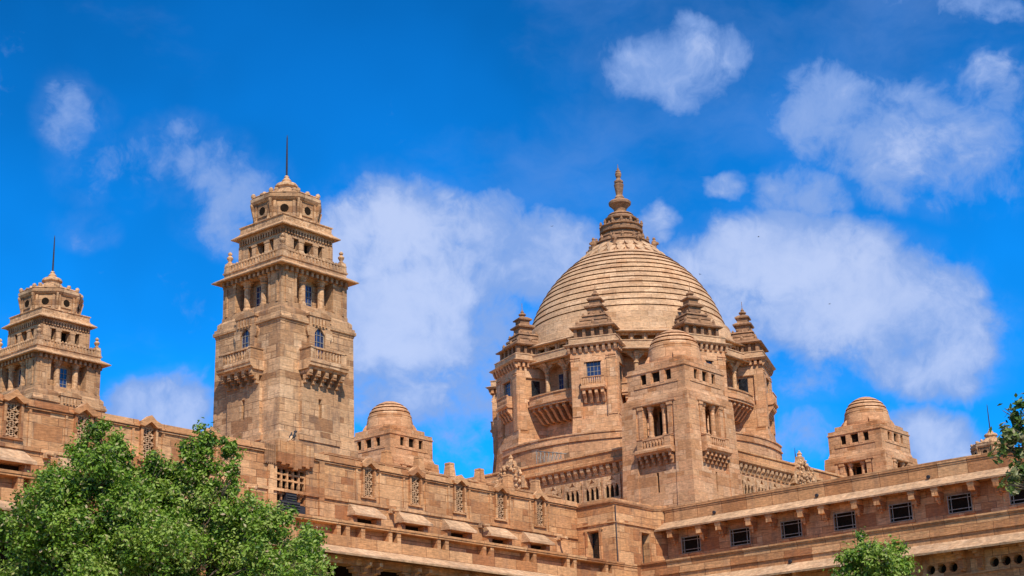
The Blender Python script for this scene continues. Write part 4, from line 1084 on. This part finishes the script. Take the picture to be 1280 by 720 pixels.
for (x, z, rad, t) in CL:
    cl.append((*world(x, z, r9.uniform(-.5, .5) if rad < .5 else r9.uniform(-1.3, 1.3), 43.9), rad, t))
    if rad >= .55: cl.append((*world(x+r9.uniform(-.3, .3), z-.2, r9.choice((-1, 1))*r9.uniform(1.2, 2.2), 43.9), rad*.9, t-.05))
bx, by, _ = world(-10.2, 0, 0, 43.9)
tree('leafy_tree', (bx, by, 0), 6.2, cl, 'large bushy green tree at the lower left in front of the wing', 5800, .115, 'leaves', 11, .26)
CL2 = [(8.5, 8.62, .34, .5), (8.2, 8.3, .36, .5), (7.85, 7.95, .42, .45), (8.75, 8.2, .45, .62), (9.1, 8.35, .36, .55), (9.35, 7.95, .42, .5), (8.4, 7.75, .55, .6), (9.0, 7.6, .6, .55), (9.65, 7.6, .34, .45), (7.7, 7.4, .5, .5), (8.5, 7.1, .7, .5), (9.4, 7.0, .6, .5), (7.9, 6.6, .7, .5), (8.8, 6.3, .8, .45)]
cl = [(*world(9.6+(x-8.6)*.86, z-.16, r9.uniform(-.6, .6), 45.1), rad, t) for (x, z, rad, t) in CL2]
bx, by, _ = world(9.6, 0, 0, 45.1)
tree('leafy_tree', (bx, by, 0), 5.6, cl, 'small green tree whose top rises at the bottom right before the round vents', 8000, .11, 'leaves', 31, .14)
CL3 = [(8.0, 7.42, .13, .35), (7.82, 7.28, .15, .4), (7.72, 7.0, .14, .5), (7.62, 6.8, .13, .55), (7.85, 6.95, .18, .5), (8.0, 7.15, .2, .4), (7.95, 6.7, .16, .55), (7.85, 6.42, .18, .7), (7.72, 6.28, .16, .72), (8.0, 6.38, .18, .6), (7.62, 6.18, .10, .7),
       (8.3, 7.3, .35, .45), (8.35, 6.8, .4, .5), (8.3, 6.3, .35, .55), (8.8, 7.6, .5, .5), (9.0, 7.0, .6, .5), (9.1, 6.4, .6, .5), (9.6, 7.5, .7, .5), (9.9, 6.8, .8, .5), (9.7, 6.0, .7, .5), (10.5, 7.3, .8, .5), (10.7, 6.3, .8, .5)]
cl = [(*world(x-(.28 if rad < .25 else .1), z, r9.uniform(-.12, .12)*(1 if rad < .25 else 4), 24.5), rad, t) for (x, z, rad, t) in CL3 if rad < .25 or x > 8.6]
bx, by, _ = world(10.3, 0, 0, 24.5)
tree('leafy_tree', (bx, by, 0), 5.2, cl, 'nearer tree reaching in from the right edge, olive leaf sprays at the sky', 3400, .12, 'branch_leaves', 51, .16)

# ------------------------------------------------------------------ birds in the air
def bird(loc, rz, label):
    B = root('flying_bird', loc, label, 'bird', 'small dark birds in the sky', rz)
    m = MB(); m.tube([(-.28, 0, 0), (-.12, 0, .01), (.06, 0, .02), (.2, 0, .03), (.27, 0, .03)], [.03, .06, .07, .05, .01], 8); m.build('body', 'feather', B)
    for q in (-1, 1):
        m = MB()
        m.hexa([(-.08, 0, .02), (.1, 0, .02), (.08, q*.25, .12), (-.06, q*.25, .12)], [(-.08, 0, .04), (.1, 0, .04), (.08, q*.25, .135), (-.06, q*.25, .135)])
        m.hexa([(-.06, q*.25, .12), (.08, q*.25, .12), (-.08, q*.52, .08), (-.1, q*.52, .08)], [(-.06, q*.25, .135), (.08, q*.25, .135), (-.08, q*.52, .09), (-.1, q*.52, .09)])
        m.build('wing', 'feather', B)
bird((315.06, 251.75, 147.46), 0.4, 'small dark bird in the sky up left of the great dome')
bird((342.91, 225.28, 134.37), 1.4, 'small dark bird just right of the great dome against the cloud')
bird((350.76, 211.58, 143.21), 2.2, 'small dark bird at the upper edge of the big cloud right of the dome')
bird((366.57, 201.45, 125.99), 2.9, 'small dark bird in front of the lower part of the big cloud')
print('objects', len(bpy.data.objects))
